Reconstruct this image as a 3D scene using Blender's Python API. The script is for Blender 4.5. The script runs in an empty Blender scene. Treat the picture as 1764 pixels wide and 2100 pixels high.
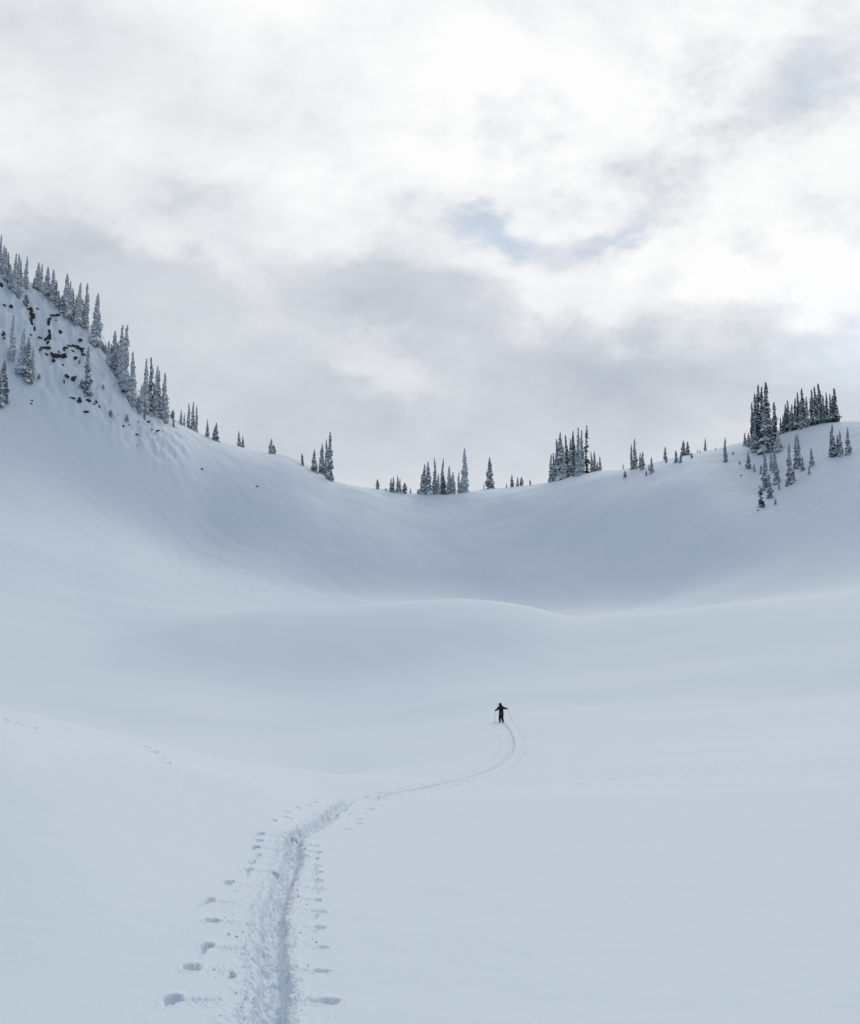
import bpy, bmesh, math, random
import numpy as np
from mathutils import Vector, Matrix, Euler

random.seed(11)
rng = np.random.default_rng(11)
SC = bpy.context.scene
COL = SC.collection
R = math.radians

# ------------------------------------------------------------------ camera
PITCH = R(6.8)
FPX, PW, PH = 2750.0, 1764.0, 2100.0          # focal length in units of a 1764 x 2100 picture
cam_d = bpy.data.cameras.new('camera')
cam = bpy.data.objects.new('camera', cam_d); COL.objects.link(cam)
cam_d.sensor_fit = 'VERTICAL'; cam_d.sensor_height = 24.0
cam_d.lens = 24.0 * FPX / PH
cam_d.clip_start = 0.1; cam_d.clip_end = 20000
cam.location = (0, 0, 0); cam.rotation_euler = (math.pi / 2 + PITCH, 0, 0)
SC.camera = cam

# ------------------------------------------------------------------ sun, exposure
SUN_AZ, SUN_EL = R(15), R(34)                 # azimuth clockwise from +Y
sun_dir = Vector((math.sin(SUN_AZ) * math.cos(SUN_EL), math.cos(SUN_AZ) * math.cos(SUN_EL), math.sin(SUN_EL)))
sl = bpy.data.lights.new('sun', 'SUN'); sl.energy = 0.62; sl.angle = R(24); sl.color = (1.0, 0.975, 0.945)
so = bpy.data.objects.new('sun', sl); COL.objects.link(so)
so.rotation_euler = (-sun_dir).to_track_quat('-Z', 'Y').to_euler()
SC.view_settings.view_transform = 'Standard'; SC.view_settings.look = 'None'
SC.view_settings.exposure = 0.0; SC.view_settings.gamma = 1.0
SC.view_settings.use_curve_mapping = False
SC.cycles.use_denoising = True
SC.cycles.max_bounces = 4; SC.cycles.diffuse_bounces = 4

# ------------------------------------------------------------------ world: clouded sky
class NT:
    """small helper that strings math nodes together"""
    def __init__(s, tree): s.t = tree
    def n(s, typ, **kw):
        q = s.t.nodes.new(typ)
        for k, v in kw.items(): setattr(q, k, v)
        return q
    def put(s, sock, v):
        if isinstance(v, (int, float)): sock.default_value = v
        elif isinstance(v, (tuple, list)): sock.default_value = v
        else: s.t.links.new(v, sock)
    def m(s, op, a, b=0.0, c=None, clamp=False):
        q = s.n('ShaderNodeMath', operation=op); q.use_clamp = clamp
        s.put(q.inputs[0], a); s.put(q.inputs[1], b)
        if c is not None: s.put(q.inputs[2], c)
        return q.outputs[0]
    def mix(s, f, a, b):
        q = s.n('ShaderNodeMix', data_type='RGBA')
        s.put(q.inputs[0], f); s.put(q.inputs[6], a); s.put(q.inputs[7], b)
        return q.outputs[2]
    def smooth(s, x, lo, hi, to0=0.0, to1=1.0):
        q = s.n('ShaderNodeMapRange', interpolation_type='SMOOTHSTEP')
        s.put(q.inputs[0], x); q.inputs[1].default_value = lo; q.inputs[2].default_value = hi
        q.inputs[3].default_value = to0; q.inputs[4].default_value = to1
        return q.outputs[0]
    def noise(s, vec, scale, detail=4, rough=0.5, dist=0.0):
        q = s.n('ShaderNodeTexNoise'); s.put(q.inputs['Vector'], vec)
        q.inputs['Scale'].default_value = scale; q.inputs['Detail'].default_value = detail
        q.inputs['Roughness'].default_value = rough; q.inputs['Distortion'].default_value = dist
        return q

def sky_angles(u, v):
    """bearing and elevation in degrees of a direction"""
    s = (PH / 2 - v) / FPX; a = (u - PW / 2) / FPX
    y = math.cos(PITCH) - s * math.sin(PITCH); z = math.sin(PITCH) + s * math.cos(PITCH)
    return math.degrees(math.atan2(a, y)), math.degrees(math.atan2(z, math.hypot(a, y)))

world = bpy.data.worlds.new('World'); SC.world = world; world.use_nodes = True
world.cycles.sampling_method = 'MANUAL'; world.cycles.sample_map_resolution = 512
wt = world.node_tree; wt.nodes.clear(); W = NT(wt)
tc = W.n('ShaderNodeTexCoord').outputs['Generated']
sep = W.n('ShaderNodeSeparateXYZ'); wt.links.new(tc, sep.inputs[0])
dx, dy, dz = sep.outputs
U0 = W.m('MULTIPLY', W.m('ARCTAN2', dx, dy), 57.29578)
V0 = W.m('MULTIPLY', W.m('ARCSINE', dz), 57.29578)
stretch = W.n('ShaderNodeMapping'); wt.links.new(tc, stretch.inputs[0]); stretch.inputs['Scale'].default_value = (1.0, 1.0, 1.7)
stretch.inputs['Rotation'].default_value = (0, R(-14), 0)
D = stretch.outputs[0]
warp = W.noise(D, 4.0, 4, 0.55)
wsep = W.n('ShaderNodeSeparateXYZ'); wt.links.new(warp.outputs['Color'], wsep.inputs[0])
warp2 = W.noise(D, 17.0, 4, 0.6)
wsep2 = W.n('ShaderNodeSeparateXYZ'); wt.links.new(warp2.outputs['Color'], wsep2.inputs[0])
U = W.m('ADD', U0, W.m('ADD', W.m('MULTIPLY', W.m('SUBTRACT', wsep.outputs[0], 0.5), 8.0), W.m('MULTIPLY', W.m('SUBTRACT', wsep2.outputs[0], 0.5), 5.5)))
V = W.m('ADD', V0, W.m('ADD', W.m('MULTIPLY', W.m('SUBTRACT', wsep.outputs[1], 0.5), 7.0), W.m('MULTIPLY', W.m('SUBTRACT', wsep2.outputs[1], 0.5), 4.5)))
def blob(u, v, ru, rv, rot, amp):
    a, e = sky_angles(u, v); k = math.degrees(1 / FPX); c, s = math.cos(R(rot)), math.sin(R(rot))
    p = W.m('SUBTRACT', U, a); q = W.m('SUBTRACT', V, e)
    x = W.m('ADD', W.m('MULTIPLY', p, c / (ru * k)), W.m('MULTIPLY', q, s / (ru * k)))
    y = W.m('ADD', W.m('MULTIPLY', p, -s / (rv * k)), W.m('MULTIPLY', q, c / (rv * k)))
    r2 = W.m('ADD', W.m('MULTIPLY', x, x), W.m('MULTIPLY', y, y))
    return W.m('MULTIPLY', W.m('EXPONENT', W.m('MULTIPLY', r2, -1.0)), amp)
def total(items):
    t = items[0]
    for i in items[1:]: t = W.m('ADD', t, i)
    return t
n1 = W.noise(D, 5.5, 6, 0.57).outputs['Fac']
n2 = W.noise(D, 12.0, 7, 0.60).outputs['Fac']
# the low cloud bank: greyer towards the horizon, its edge sinking to the right
edge = W.m('SUBTRACT', 17.6, W.m('MULTIPLY', W.m('MAXIMUM', W.m('MINIMUM', U0, 22.0), -22.0), 0.155))
low = W.smooth(W.m('SUBTRACT', edge, V), -2.5, 3.2)
grey = total([
    W.m('MULTIPLY', low, 0.66),
    blob(900, 870, 620, 110, 0, 0.16), blob(700, 560, 170, 75, -25, 0.20), blob(960, 660, 260, 60, -18, 0.10), blob(1330, 740, 260, 70, -8, 0.22),
    blob(40, 60, 420, 190, -10, 0.50), blob(60, 470, 210, 90, 10, 0.28), blob(600, 120, 300, 90, 8, 0.14),
    blob(1640, 150, 120, 60, 50, 0.40), blob(1450, 320, 150, 45, 10, 0.26), blob(1755, 80, 80, 60, 0, 0.25),
    blob(965, 465, 150, 44, -12, 0.62), blob(1235, 488, 95, 30, 10, 0.55), blob(450, 395, 120, 26, 15, 0.18), blob(1180, 430, 180, 26, -12, 0.22),
    blob(820, 745, 170, 60, -30, -0.34), blob(420, 500, 190, 46, -20, -0.30), blob(1120, 590, 200, 34, -14, -0.18),
    blob(1560, 560, 260, 60, -8, -0.30), blob(1480, 790, 200, 30, -20, -0.10),
    W.m('MULTIPLY', W.m('SUBTRACT', n1, 0.5), 0.75), W.m('MULTIPLY', W.m('SUBTRACT', n2, 0.5), 0.26), W.m('MULTIPLY', W.smooth(n2, 0.42, 0.76), W.m('MULTIPLY', W.m('SUBTRACT', 1.0, low), W.m('ADD', 0.10, blob(1350, 300, 520, 240, -10, 0.55))))])
grey = W.m('MAXIMUM', W.m('MINIMUM', grey, 1.0), 0.0)
thin = total([blob(975, 474, 100, 34, -14, 0.38), blob(1640, 170, 110, 50, 50, 0.20), blob(1240, 490, 80, 24, 10, 0.26), blob(1720, 660, 130, 70, 0, 0.16),
              W.smooth(W.noise(D, 3.0, 3, 0.55).outputs['Fac'], 0.60, 0.78, 0.0, 0.35)])
thin = W.m('MINIMUM', W.m('MAXIMUM', thin, 0.0), 0.8)
# light scattered forward through the cloud: brightest round the hidden sun, fading evenly all round
vd = W.n('ShaderNodeVectorMath', operation='DOT_PRODUCT'); wt.links.new(tc, vd.inputs[0]); vd.inputs[1].default_value = sun_dir
glow = W.smooth(vd.outputs['Value'], 0.22, 0.84)
white = W.mix(glow, (0.21, 0.288, 0.395, 1), (0.985, 0.985, 0.985, 1))
dark = W.mix(glow, (0.125, 0.175, 0.26, 1), (0.475, 0.527, 0.606, 1))
cloud = W.mix(grey, white, dark)
nishita = W.n('ShaderNodeTexSky', sky_type='NISHITA'); nishita.sun_disc = False
nishita.sun_elevation = SUN_EL; nishita.sun_rotation = SUN_AZ; nishita.altitude = 1800
nb = W.n('ShaderNodeVectorMath', operation='MULTIPLY'); wt.links.new(nishita.outputs[0], nb.inputs[0])
skyc = W.mix(thin, cloud, nb.outputs[0])
# the clear sky goes in at 0.10, the cloud layer at its own radiance
nb.inputs[1].default_value = (0.088, 0.104, 0.104)
bg = W.n('ShaderNodeBackground'); W.put(bg.inputs['Color'], skyc); bg.inputs['Strength'].default_value = 1.0
wo = W.n('ShaderNodeOutputWorld'); wt.links.new(bg.outputs[0], wo.inputs[0])

# ------------------------------------------------------------------ materials
def material(name, base, rough=0.6, spec=0.3, build=None):
    m = bpy.data.materials.new(name); m.use_nodes = True
    b = m.node_tree.nodes['Principled BSDF']
    b.inputs['Base Color'].default_value = (*base, 1); b.inputs['Roughness'].default_value = rough
    b.inputs['Specular IOR Level'].default_value = spec
    if build: build(NT(m.node_tree), b)
    return m

def snow_nodes(N, b):
    co = N.n('ShaderNodeTexCoord').outputs['Object']
    big = N.noise(co, 0.035, 4, 0.55).outputs['Fac']
    col = N.mix(big, (0.785, 0.842, 0.90, 1), (0.815, 0.86, 0.91, 1))
    N.t.links.new(col, b.inputs['Base Color'])
    f1 = N.noise(co, 2.2, 5, 0.6).outputs['Fac']
    f2 = N.noise(co, 30.0, 3, 0.6).outputs['Fac']
    h = N.m('ADD', N.m('MULTIPLY', f1, 0.030), N.m('MULTIPLY', f2, 0.0055))
    bp = N.n('ShaderNodeBump'); bp.inputs['Strength'].default_value = 0.55; bp.inputs['Distance'].default_value = 1.0
    N.t.links.new(h, bp.inputs['Height']); N.t.links.new(bp.outputs[0], b.inputs['Normal'])
M_SNOW = material('snow', (0.85, 0.885, 0.93), 0.75, 0.15, snow_nodes)

def vary(c0, c1, scale, bump=0.0):
    def f(N, b):
        co = N.n('ShaderNodeTexCoord').outputs['Object']
        n = N.noise(co, scale, 4, 0.6).outputs['Fac']
        N.t.links.new(N.mix(N.smooth(n, 0.3, 0.7), (*c0, 1), (*c1, 1)), b.inputs['Base Color'])
        if bump:
            bp = N.n('ShaderNodeBump'); bp.inputs['Strength'].default_value = bump; bp.inputs['Distance'].default_value = 0.1
            N.t.links.new(n, bp.inputs['Height']); N.t.links.new(bp.outputs[0], b.inputs['Normal'])
    return f
M_TSNOW = material('tree_snow', (0.80, 0.84, 0.88), 0.8, 0.1, vary((0.83, 0.865, 0.90), (0.90, 0.915, 0.93), 1.5))
M_NEEDLE = material('needles', (0.04, 0.05, 0.05), 0.8, 0.15, vary((0.045, 0.056, 0.056), (0.115, 0.13, 0.13), 1.2))
M_RIME = material('rimed_needles', (0.24, 0.27, 0.29), 0.85, 0.1, vary((0.46, 0.495, 0.515), (0.72, 0.745, 0.765), 1.6))
M_FROST = material('frosted_needles', (0.1, 0.12, 0.125), 0.85, 0.1, vary((0.13, 0.15, 0.16), (0.34, 0.365, 0.38), 1.4))
M_BARK = material('bark', (0.07, 0.06, 0.055), 0.9, 0.1, vary((0.05, 0.042, 0.04), (0.12, 0.11, 0.105), 3.0, 0.5))
M_ROCK = material('rock', (0.05, 0.047, 0.05), 0.85, 0.2, vary((0.022, 0.02, 0.022), (0.085, 0.075, 0.072), 1.6, 0.8))
M_BLACK = material('black_fabric', (0.012, 0.013, 0.017), 0.8, 0.2, vary((0.009, 0.010, 0.013), (0.018, 0.019, 0.024), 14))
M_RED = material('red_fabric', (0.20, 0.012, 0.035), 0.75, 0.2, vary((0.16, 0.01, 0.03), (0.24, 0.015, 0.042), 12))
M_GREY = material('grey_fabric', (0.13, 0.13, 0.135), 0.8, 0.2, vary((0.11, 0.11, 0.115), (0.16, 0.16, 0.165), 20))
M_SKIN = material('skin', (0.50, 0.30, 0.22), 0.5, 0.3, vary((0.46, 0.27, 0.20), (0.54, 0.33, 0.25), 20))
M_METAL = material('pole_metal', (0.16, 0.17, 0.19), 0.4, 0.5, vary((0.13, 0.14, 0.16), (0.19, 0.20, 0.22), 8))
M_SKI = material('ski_top', (0.03, 0.045, 0.08), 0.4, 0.5, vary((0.02, 0.03, 0.06), (0.05, 0.07, 0.11), 5))

# ------------------------------------------------------------------ object helpers
def tag(o, label=None, cat=None, group=None, kind=None):
    if label: o['label'] = label
    if cat: o['category'] = cat
    if group: o['group'] = group
    if kind: o['kind'] = kind
    return o
def mesh_np(name, co, quads, smooth=True):
    me = bpy.data.meshes.new(name)
    nq = len(quads)
    me.vertices.add(len(co)); me.vertices.foreach_set('co', np.asarray(co, np.float32).ravel())
    me.loops.add(nq * 4); me.loops.foreach_set('vertex_index', np.asarray(quads, np.int32).ravel())
    me.polygons.add(nq); me.polygons.foreach_set('loop_start', np.arange(0, nq * 4, 4, dtype=np.int32))
    me.polygons.foreach_set('use_smooth', np.full(nq, smooth))
    me.update(calc_edges=True)
    return me
def link(name, me, mat, parent=None):
    o = bpy.data.objects.new(name, me); COL.objects.link(o)
    if mat and not me.materials: me.materials.append(mat)
    o.parent = parent
    return o
def mesh_py(name, verts, faces, smooth=False):
    me = bpy.data.meshes.new(name); me.from_pydata(verts, [], faces)
    if smooth: me.polygons.foreach_set('use_smooth', [True] * len(me.polygons))
    me.update(); return me

# ------------------------------------------------------------------ noise
def _hash(ix, iy, seed):
    h = (ix.astype(np.int64) * 374761393 + iy.astype(np.int64) * 668265263 + seed * 982451653) & 0xFFFFFFFF
    h = ((h ^ (h >> 13)) * 1274126177) & 0xFFFFFFFF
    return (h ^ (h >> 16)) & 0xFFFFFFFF
def gnoise(x, y, seed=0):
    ix = np.floor(x); iy = np.floor(y); fx = x - ix; fy = y - iy
    ux = fx * fx * fx * (fx * (fx * 6 - 15) + 10); uy = fy * fy * fy * (fy * (fy * 6 - 15) + 10)
    def g(a, b):
        an = _hash(ix + a, iy + b, seed) * (2 * math.pi / 4294967296.0)
        return np.cos(an) * (fx - a) + np.sin(an) * (fy - b)
    return ((g(0, 0) * (1 - ux) + g(1, 0) * ux) * (1 - uy) + (g(0, 1) * (1 - ux) + g(1, 1) * ux) * uy) * 1.4
def fbm(x, y, octs=4, seed=0, gain=0.5):
    t = 0; a = 1.0
    for k in range(octs):
        t = t + a * gnoise(x * 2 ** k + 17.3 * k, y * 2 ** k - 9.1 * k, seed + k); a *= gain
    return t
def sstep(x, a, b):
    t = np.clip((x - a) / (b - a), 0, 1); return t * t * (3 - 2 * t)

# ------------------------------------------------------------------ terrain: contour lines of the basin
def pchip(xk, yk, x):
    xk = np.asarray(xk, float); yk = np.asarray(yk, float); h = np.diff(xk); dl = np.diff(yk) / h
    m = np.zeros_like(yk); m[0] = dl[0]; m[-1] = dl[-1]
    w1 = 2 * h[1:] + h[:-1]; w2 = h[1:] + 2 * h[:-1]
    same = dl[:-1] * dl[1:] > 0
    with np.errstate(divide='ignore', invalid='ignore'):
        hm = (w1 + w2) / (w1 / dl[:-1] + w2 / dl[1:])
    m[1:-1] = np.where(same, hm, 0)
    i = np.clip(np.searchsorted(xk, x) - 1, 0, len(h) - 1)
    t = (x - xk[i]) / h[i]; t = np.clip(t, 0, 1)
    return ((1 + 2 * t) * (1 - t) ** 2 * yk[i] + t * (1 - t) ** 2 * h[i] * m[i]
            + t * t * (3 - 2 * t) * yk[i + 1] + t * t * (t - 1) * h[i] * m[i + 1])
def az_of(u): return math.degrees(math.atan((u - PW / 2) / FPX))
def tan_el(azdeg, v):
    s = (PH / 2 - np.asarray(v, float)) / FPX
    y = math.cos(PITCH) - s * math.sin(PITCH); z = math.sin(PITCH) + s * math.cos(PITCH)
    return z / (y / np.cos(np.radians(azdeg)))
def ln(pts, outer):
    """one contour line: seen points (bearing as u, sight line as v, distance), unseen points (bearing deg, height, distance)"""
    rows = [(a, z, d) for a, z, d in outer]
    for u, v, d in pts:
        a = az_of(u); rows.append((a, float(tan_el(a, v)) * d, d))
    rows.sort()
    a = np.array([r[0] for r in rows]); z = np.array([r[1] for r in rows]); d = np.log([r[2] for r in rows])
    return np.concatenate([a - 360, a, a + 360]), np.tile(z, 3), np.tile(d, 3)
def ring(z, d, zb=None):
    return [(a, z if abs(a) < 100 or zb is None else zb, d) for a in (-150, -60, 0, 60, 150)]
RIM = [(-420, 420, 375), (-120, 520, 386), (0, 556, 391), (44, 588, 392), (87, 592, 394), (122, 634, 394), (171, 669, 394), (208, 711, 395), (240, 765, 396), (263, 800, 396),
       (300, 822, 397), (343, 853, 398), (370, 872, 399), (440, 902, 402), (490, 916, 404), (555, 931, 406), (585, 933, 407), (640, 960, 409),
       (690, 988, 411), (770, 1000, 413), (850, 1012, 417), (900, 1013, 420), (940, 1010, 422), (980, 1003, 424), (1050, 996, 424), (1130, 989, 420),
       (1180, 975, 416), (1240, 963, 412), (1300, 959, 410), (1400, 937, 409), (1450, 926, 409), (1500, 915, 409), (1540, 908, 408), (1600, 885, 407),
       (1640, 873, 406), (1700, 866, 405), (1764, 862, 405), (1900, 850, 405), (2200, 880, 400)]
LINES = [
    ln([], ring(-1.75, 1.0)),
    ln([], ring(-2.45, 5.0, -1.4)),
    ln([], [(-150, -0.5, 13), (-60, -2.2, 13), (-20, -3.05, 13), (-8, -3.28, 13), (0, -3.3, 13), (18, -3.25, 13), (60, -2.6, 13), (150, -0.5, 13)]),
    ln([], [(-150, 0.2, 24), (-60, -1.0, 24), (-17, -2.45, 24), (-7, -3.3, 24), (0, -3.5, 24), (10, -3.45, 24), (18, -3.25, 24), (60, -2.0, 24), (150, 0.2, 24)]),
    ln([(0, 1480, 38), (130, 1520, 38), (410, 1580, 38), (540, 1604, 38), (700, 1637, 38.5), (800, 1642, 39), (1000, 1640, 39), (1400, 1625, 39), (1764, 1600, 39)],
       [(-150, 0.5, 38), (-60, 0.5, 38), (-28, -0.3, 38), (60, -1.0, 38), (150, 0.5, 38)]),
    ln([], [(-150, 0.5, 44), (-60, 0.4, 44), (-28, -0.6, 44), (-17.8, -1.75, 44), (-10, -3.0, 44), (-6, -3.9, 44), (-4, -4.45, 44), (-3, -4.5, 44), (-1.9, -4.2, 44), (2, -4.05, 44), (10, -3.75, 44), (18, -3.4, 44), (60, -1.0, 44), (150, 0.5, 44)]),
    ln([(0, 1451, 58), (280, 1512, 57), (480, 1560, 56), (640, 1586, 56), (760, 1601, 56), (860, 1606, 56), (1000, 1600, 56), (1400, 1575, 56), (1764, 1548, 56)],
       [(-150, 0, 57), (-60, 2, 57), (-28, 0, 57), (60, 0, 57), (150, 0, 57)]),
    ln([], [(-150, -2, 80), (-60, 2, 80), (-28, -2.2, 80), (-17.8, -3.9, 80), (-10, -5.6, 80), (-5, -6.0, 80), (-2, -5.4, 80), (1, -5.0, 80), (8, -4.3, 80), (18, -3.3, 80), (60, 2, 80), (150, -2, 80)]),
    ln([(0, 1466, 115), (300, 1505, 115), (600, 1520, 115), (880, 1500, 115), (1027, 1481, 115), (1300, 1465, 115), (1764, 1435, 115)],
       [(-150, -5, 115), (-60, 6, 115), (-28, 0, 115), (28, 2, 115), (60, 8, 115), (150, -5, 115)]),
    ln([(0, 1385, 160), (300, 1405, 160), (600, 1432, 160), (760, 1420, 160), (900, 1398, 160), (1200, 1378, 160), (1500, 1352, 160), (1764, 1325, 160)],
       [(-150, -12, 160), (-60, 16, 160), (-28, 5, 160), (28, 10, 160), (60, 16, 160), (150, -12, 160)]),
    ln([(-200, 1270, 190), (0, 1294, 196), (200, 1313, 202), (320, 1292, 210), (430, 1263, 217), (520, 1250, 222), (600, 1246, 225), (800, 1240, 225), (960, 1233, 225), (1040, 1238, 225), (1100, 1250, 225), (1150, 1262, 225), (1200, 1267, 226),
        (1280, 1264, 226), (1440, 1246, 230), (1600, 1225, 235), (1764, 1203, 240)],
       [(-150, -25, 225), (-60, 35, 210), (-28, 16, 195), (28, 28, 240), (60, 35, 225), (150, -25, 225)]),
    ln([(-200, 1170, 240), (0, 1200, 245), (200, 1236, 250), (330, 1246, 255)],
       [(-150, -35, 255), (-60, 60, 240), (-28, 34, 240), (-8.5, 11.2, 258), (-5.6, 10.4, 260), (0, 10.4, 262), (4, 10.0, 262), (8, 10.8, 261), (12, 12.6, 264), (18, 16.5, 268), (28, 34, 265), (60, 55, 260), (150, -35, 255)]),
    ln([(-200, 1040, 280), (0, 1085, 288), (200, 1142, 294), (430, 1190, 312), (700, 1218, 338), (950, 1230, 349), (1150, 1252, 322), (1300, 1238, 315), (1500, 1192, 304), (1764, 1125, 305)],
       [(-150, -45, 300), (-60, 85, 280), (-28, 52, 280), (28, 56, 300), (60, 85, 290), (150, -45, 300)]),
    ln([(-200, 930, 322), (0, 970, 330), (200, 1050, 336), (430, 1128, 350), (560, 1128, 353), (700, 1128, 357), (950, 1143, 370), (1150, 1142, 360), (1300, 1110, 348), (1500, 1060, 335), (1600, 1062, 334), (1764, 1022, 332)],
       [(-150, -55, 350), (-60, 110, 310), (-28, 75, 310), (28, 75, 325), (60, 105, 320), (150, -55, 350)]),
    ln([(-200, 800, 345), (0, 834, 355), (150, 856, 361), (290, 896, 367), (340, 912, 370), (430, 956, 378), (560, 992, 380), (700, 1047, 379), (870, 1065, 392), (1000, 1058, 395), (1130, 1042, 386), (1300, 1010, 372), (1450, 982, 362),
        (1560, 1000, 362), (1640, 968, 362), (1700, 945, 362), (1764, 933, 362)],
       [(-150, -60, 390), (-60, 130, 335), (-28, 95, 332), (28, 92, 360), (60, 120, 350), (150, -60, 390)]),
    ln(RIM, [(-150, -65, 430), (-60, 150, 380), (-36, 130, 360), (36, 80, 400), (60, 125, 400), (150, -65, 430)]),
    ln([(u, v + 14 + 0.02 * abs(u - 900), d + 45) for u, v, d in RIM], [(-150, -70, 480), (-60, 150, 440), (-36, 128, 405), (36, 78, 445), (60, 120, 450), (150, -70, 480)]),
    ln([], [(-150, -90, 800), (-60, 60, 800), (-20, 50, 800), (0, 25, 800), (20, 40, 800), (60, 60, 800), (150, -90, 800)]),
    ln([], ring(-90, 1800)),
    ln([], ring(-260, 9000)),
]
NA, ND = 1800, 1500
A_STEP = 360.0 / NA; L0, L1 = 0.0, math.log(9000.0); L_STEP = (L1 - L0) / (ND - 1)
a_tab = -180 + A_STEP * np.arange(NA); l_tab = L0 + L_STEP * np.arange(ND)
KD = np.stack([pchip(a, d, a_tab) for a, z, d in LINES]); KZ = np.stack([pchip(a, z, a_tab) for a, z, d in LINES])
TAB = np.empty((NA, ND))
for i in range(NA): TAB[i] = pchip(KD[:, i], KZ[:, i], l_tab)
def blur(T, s, axis, wrap):
    r = int(3 * s) + 1; k = np.exp(-0.5 * (np.arange(-r, r + 1) / s) ** 2); k /= k.sum()
    pad = [(0, 0), (0, 0)]; pad[axis] = (r, r)
    P = np.pad(T, pad, mode='wrap' if wrap else 'edge'); out = np.zeros_like(T)
    for j, w in enumerate(k):
        out += w * (P[j:j + T.shape[0]] if axis == 0 else P[:, j:j + T.shape[1]])
    return out
TAB = blur(blur(TAB, 3.0, 1, False), 1.6, 0, True)
def bsp(f):
    return np.stack([(1 - f) ** 3, 3 * f ** 3 - 6 * f ** 2 + 4, -3 * f ** 3 + 3 * f ** 2 + 3 * f + 1, f ** 3]) / 6
def base_h(az, d):
    p = (az + 180) / A_STEP; i = np.floor(p).astype(int); wa = bsp(p - i)
    q = np.clip((np.log(d) - L0) / L_STEP, 1, ND - 3.001); j = np.floor(q).astype(int); wl = bsp(q - j)
    z = 0
    for a in range(4):
        for b in range(4):
            z = z + wa[a] * wl[b] * TAB[(i + a - 1) % NA, j + b - 1]
    return z
def cliff_mask(az, d):
    u = PW / 2 + FPX * np.tan(np.radians(np.clip(az, -60, 60)))
    a = (1 - sstep(u, 250, 420)) * sstep(u, -900, -500) * sstep(d, 356, 370) * (1 - sstep(d, 430, 475))
    return a
BX, BY = 14.0, 305.0                           # the middle of the bowl: gullies and ribs run down towards it
def undulate(x, y, az, d):
    z = 0.75 * fbm((x + 0.5 * y) / 66, (y - 0.45 * x) / 36, 2, 5, 0.35) * sstep(d, 80, 140) * (1 - 0.5 * sstep(d, 300, 360)) + 0.06 * fbm(x / 9, y / 9, 2, 9) * sstep(d, 14, 40)
    z = z + 0.9 * fbm(x / 24, y / 24, 3, 21) * sstep(d, 330, 420)
    c = cliff_mask(az, d)
    r = np.abs(fbm(x / 7.0 + 3, y / 7.0, 4, 31, 0.55))
    z = z + c * (1.7 * (0.35 - r) + 1.5 * fbm(x / 2.6, y / 2.6, 3, 37))
    return z
def ground(x, y):
    x = np.asarray(x, float); y = np.asarray(y, float)
    d = np.hypot(x, y); az = np.degrees(np.arctan2(x, y))
    return base_h(az, d) + undulate(x, y, az, d)
DS = np.exp(np.linspace(math.log(9), math.log(480), 6000))
def at(u, v, dmin=9, dmax=480):
    """the first point of the ground met along a sight line (or the ridge crest nearest to it)"""
    az = az_of(u)
    for _ in range(3):                          # a column's bearing shifts a little with height
        s = (PH / 2 - v) / FPX; y = math.cos(PITCH) - s * math.sin(PITCH)
        az = math.degrees(math.atan2((u - PW / 2) / FPX, y))
    ds = DS[(DS >= dmin) & (DS <= dmax)]
    x = ds * math.sin(R(az)); y = ds * math.cos(R(az)); z = ground(x, y)
    t = z / ds; want = float(tan_el(az, v))
    hit = np.nonzero(t >= want)[0]
    k = hit[0] if len(hit) else int(np.argmax(t))
    return Vector((x[k], y[k], z[k])), len(hit) > 0

# ------------------------------------------------------------------ the ski track, a trench worked into the snow
TRACK = [(553, 2160), (555, 2100), (560, 2050), (558, 1980), (557, 1920), (560, 1875), (572, 1830), (588, 1795), (598, 1770), (601, 1740), (602, 1716), (630, 1703), (655, 1690), (682, 1668), (706, 1648), (716, 1641)]
TRACK_FAR = [(775, 1637), (830, 1623), (900, 1609), (960, 1595), (1008, 1578), (1034, 1560), (1047, 1540), (1050, 1520), (1044, 1502), (1036, 1490), (1030, 1483)]
tp = [at(u, v, 9, 38.6)[0] for u, v in TRACK] + [at(u, v, 42, 140)[0] for u, v in TRACK_FAR]
for k, p in enumerate(tp): print('track', k, [round(c, 2) for c in p])
ty = np.array([p.y for p in tp]); tx = np.array([p.x for p in tp])
keep = [0]
for k in range(1, len(ty)):
    if ty[k] > ty[keep[-1]] + 0.25: keep.append(k)
ty = ty[keep]; tx = tx[keep]
yy = np.arange(0, 150, 0.1)
txs = pchip(np.concatenate([[-5], ty, [ty[-1] + 1]]), np.concatenate([[tx[0] + 0.9], tx, [tx[-1]]]), yy)
kern = np.exp(-0.5 * (np.arange(-20, 21) / 6.0) ** 2); kern /= kern.sum()
txs = np.convolve(np.pad(txs, 20, mode='edge'), kern, 'valid')
tsl = np.gradient(txs, yy)
tarc = np.concatenate([[0], np.cumsum(np.sqrt(1 + tsl[1:] ** 2) * 0.1)])
Y_END = tp[-1].y - 0.3
def track_sd(x, y):
    px = np.interp(y, yy, txs); sl_ = np.interp(y, yy, tsl)
    return (x - px) / np.sqrt(1 + sl_ ** 2), np.interp(y, yy, tarc)

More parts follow.
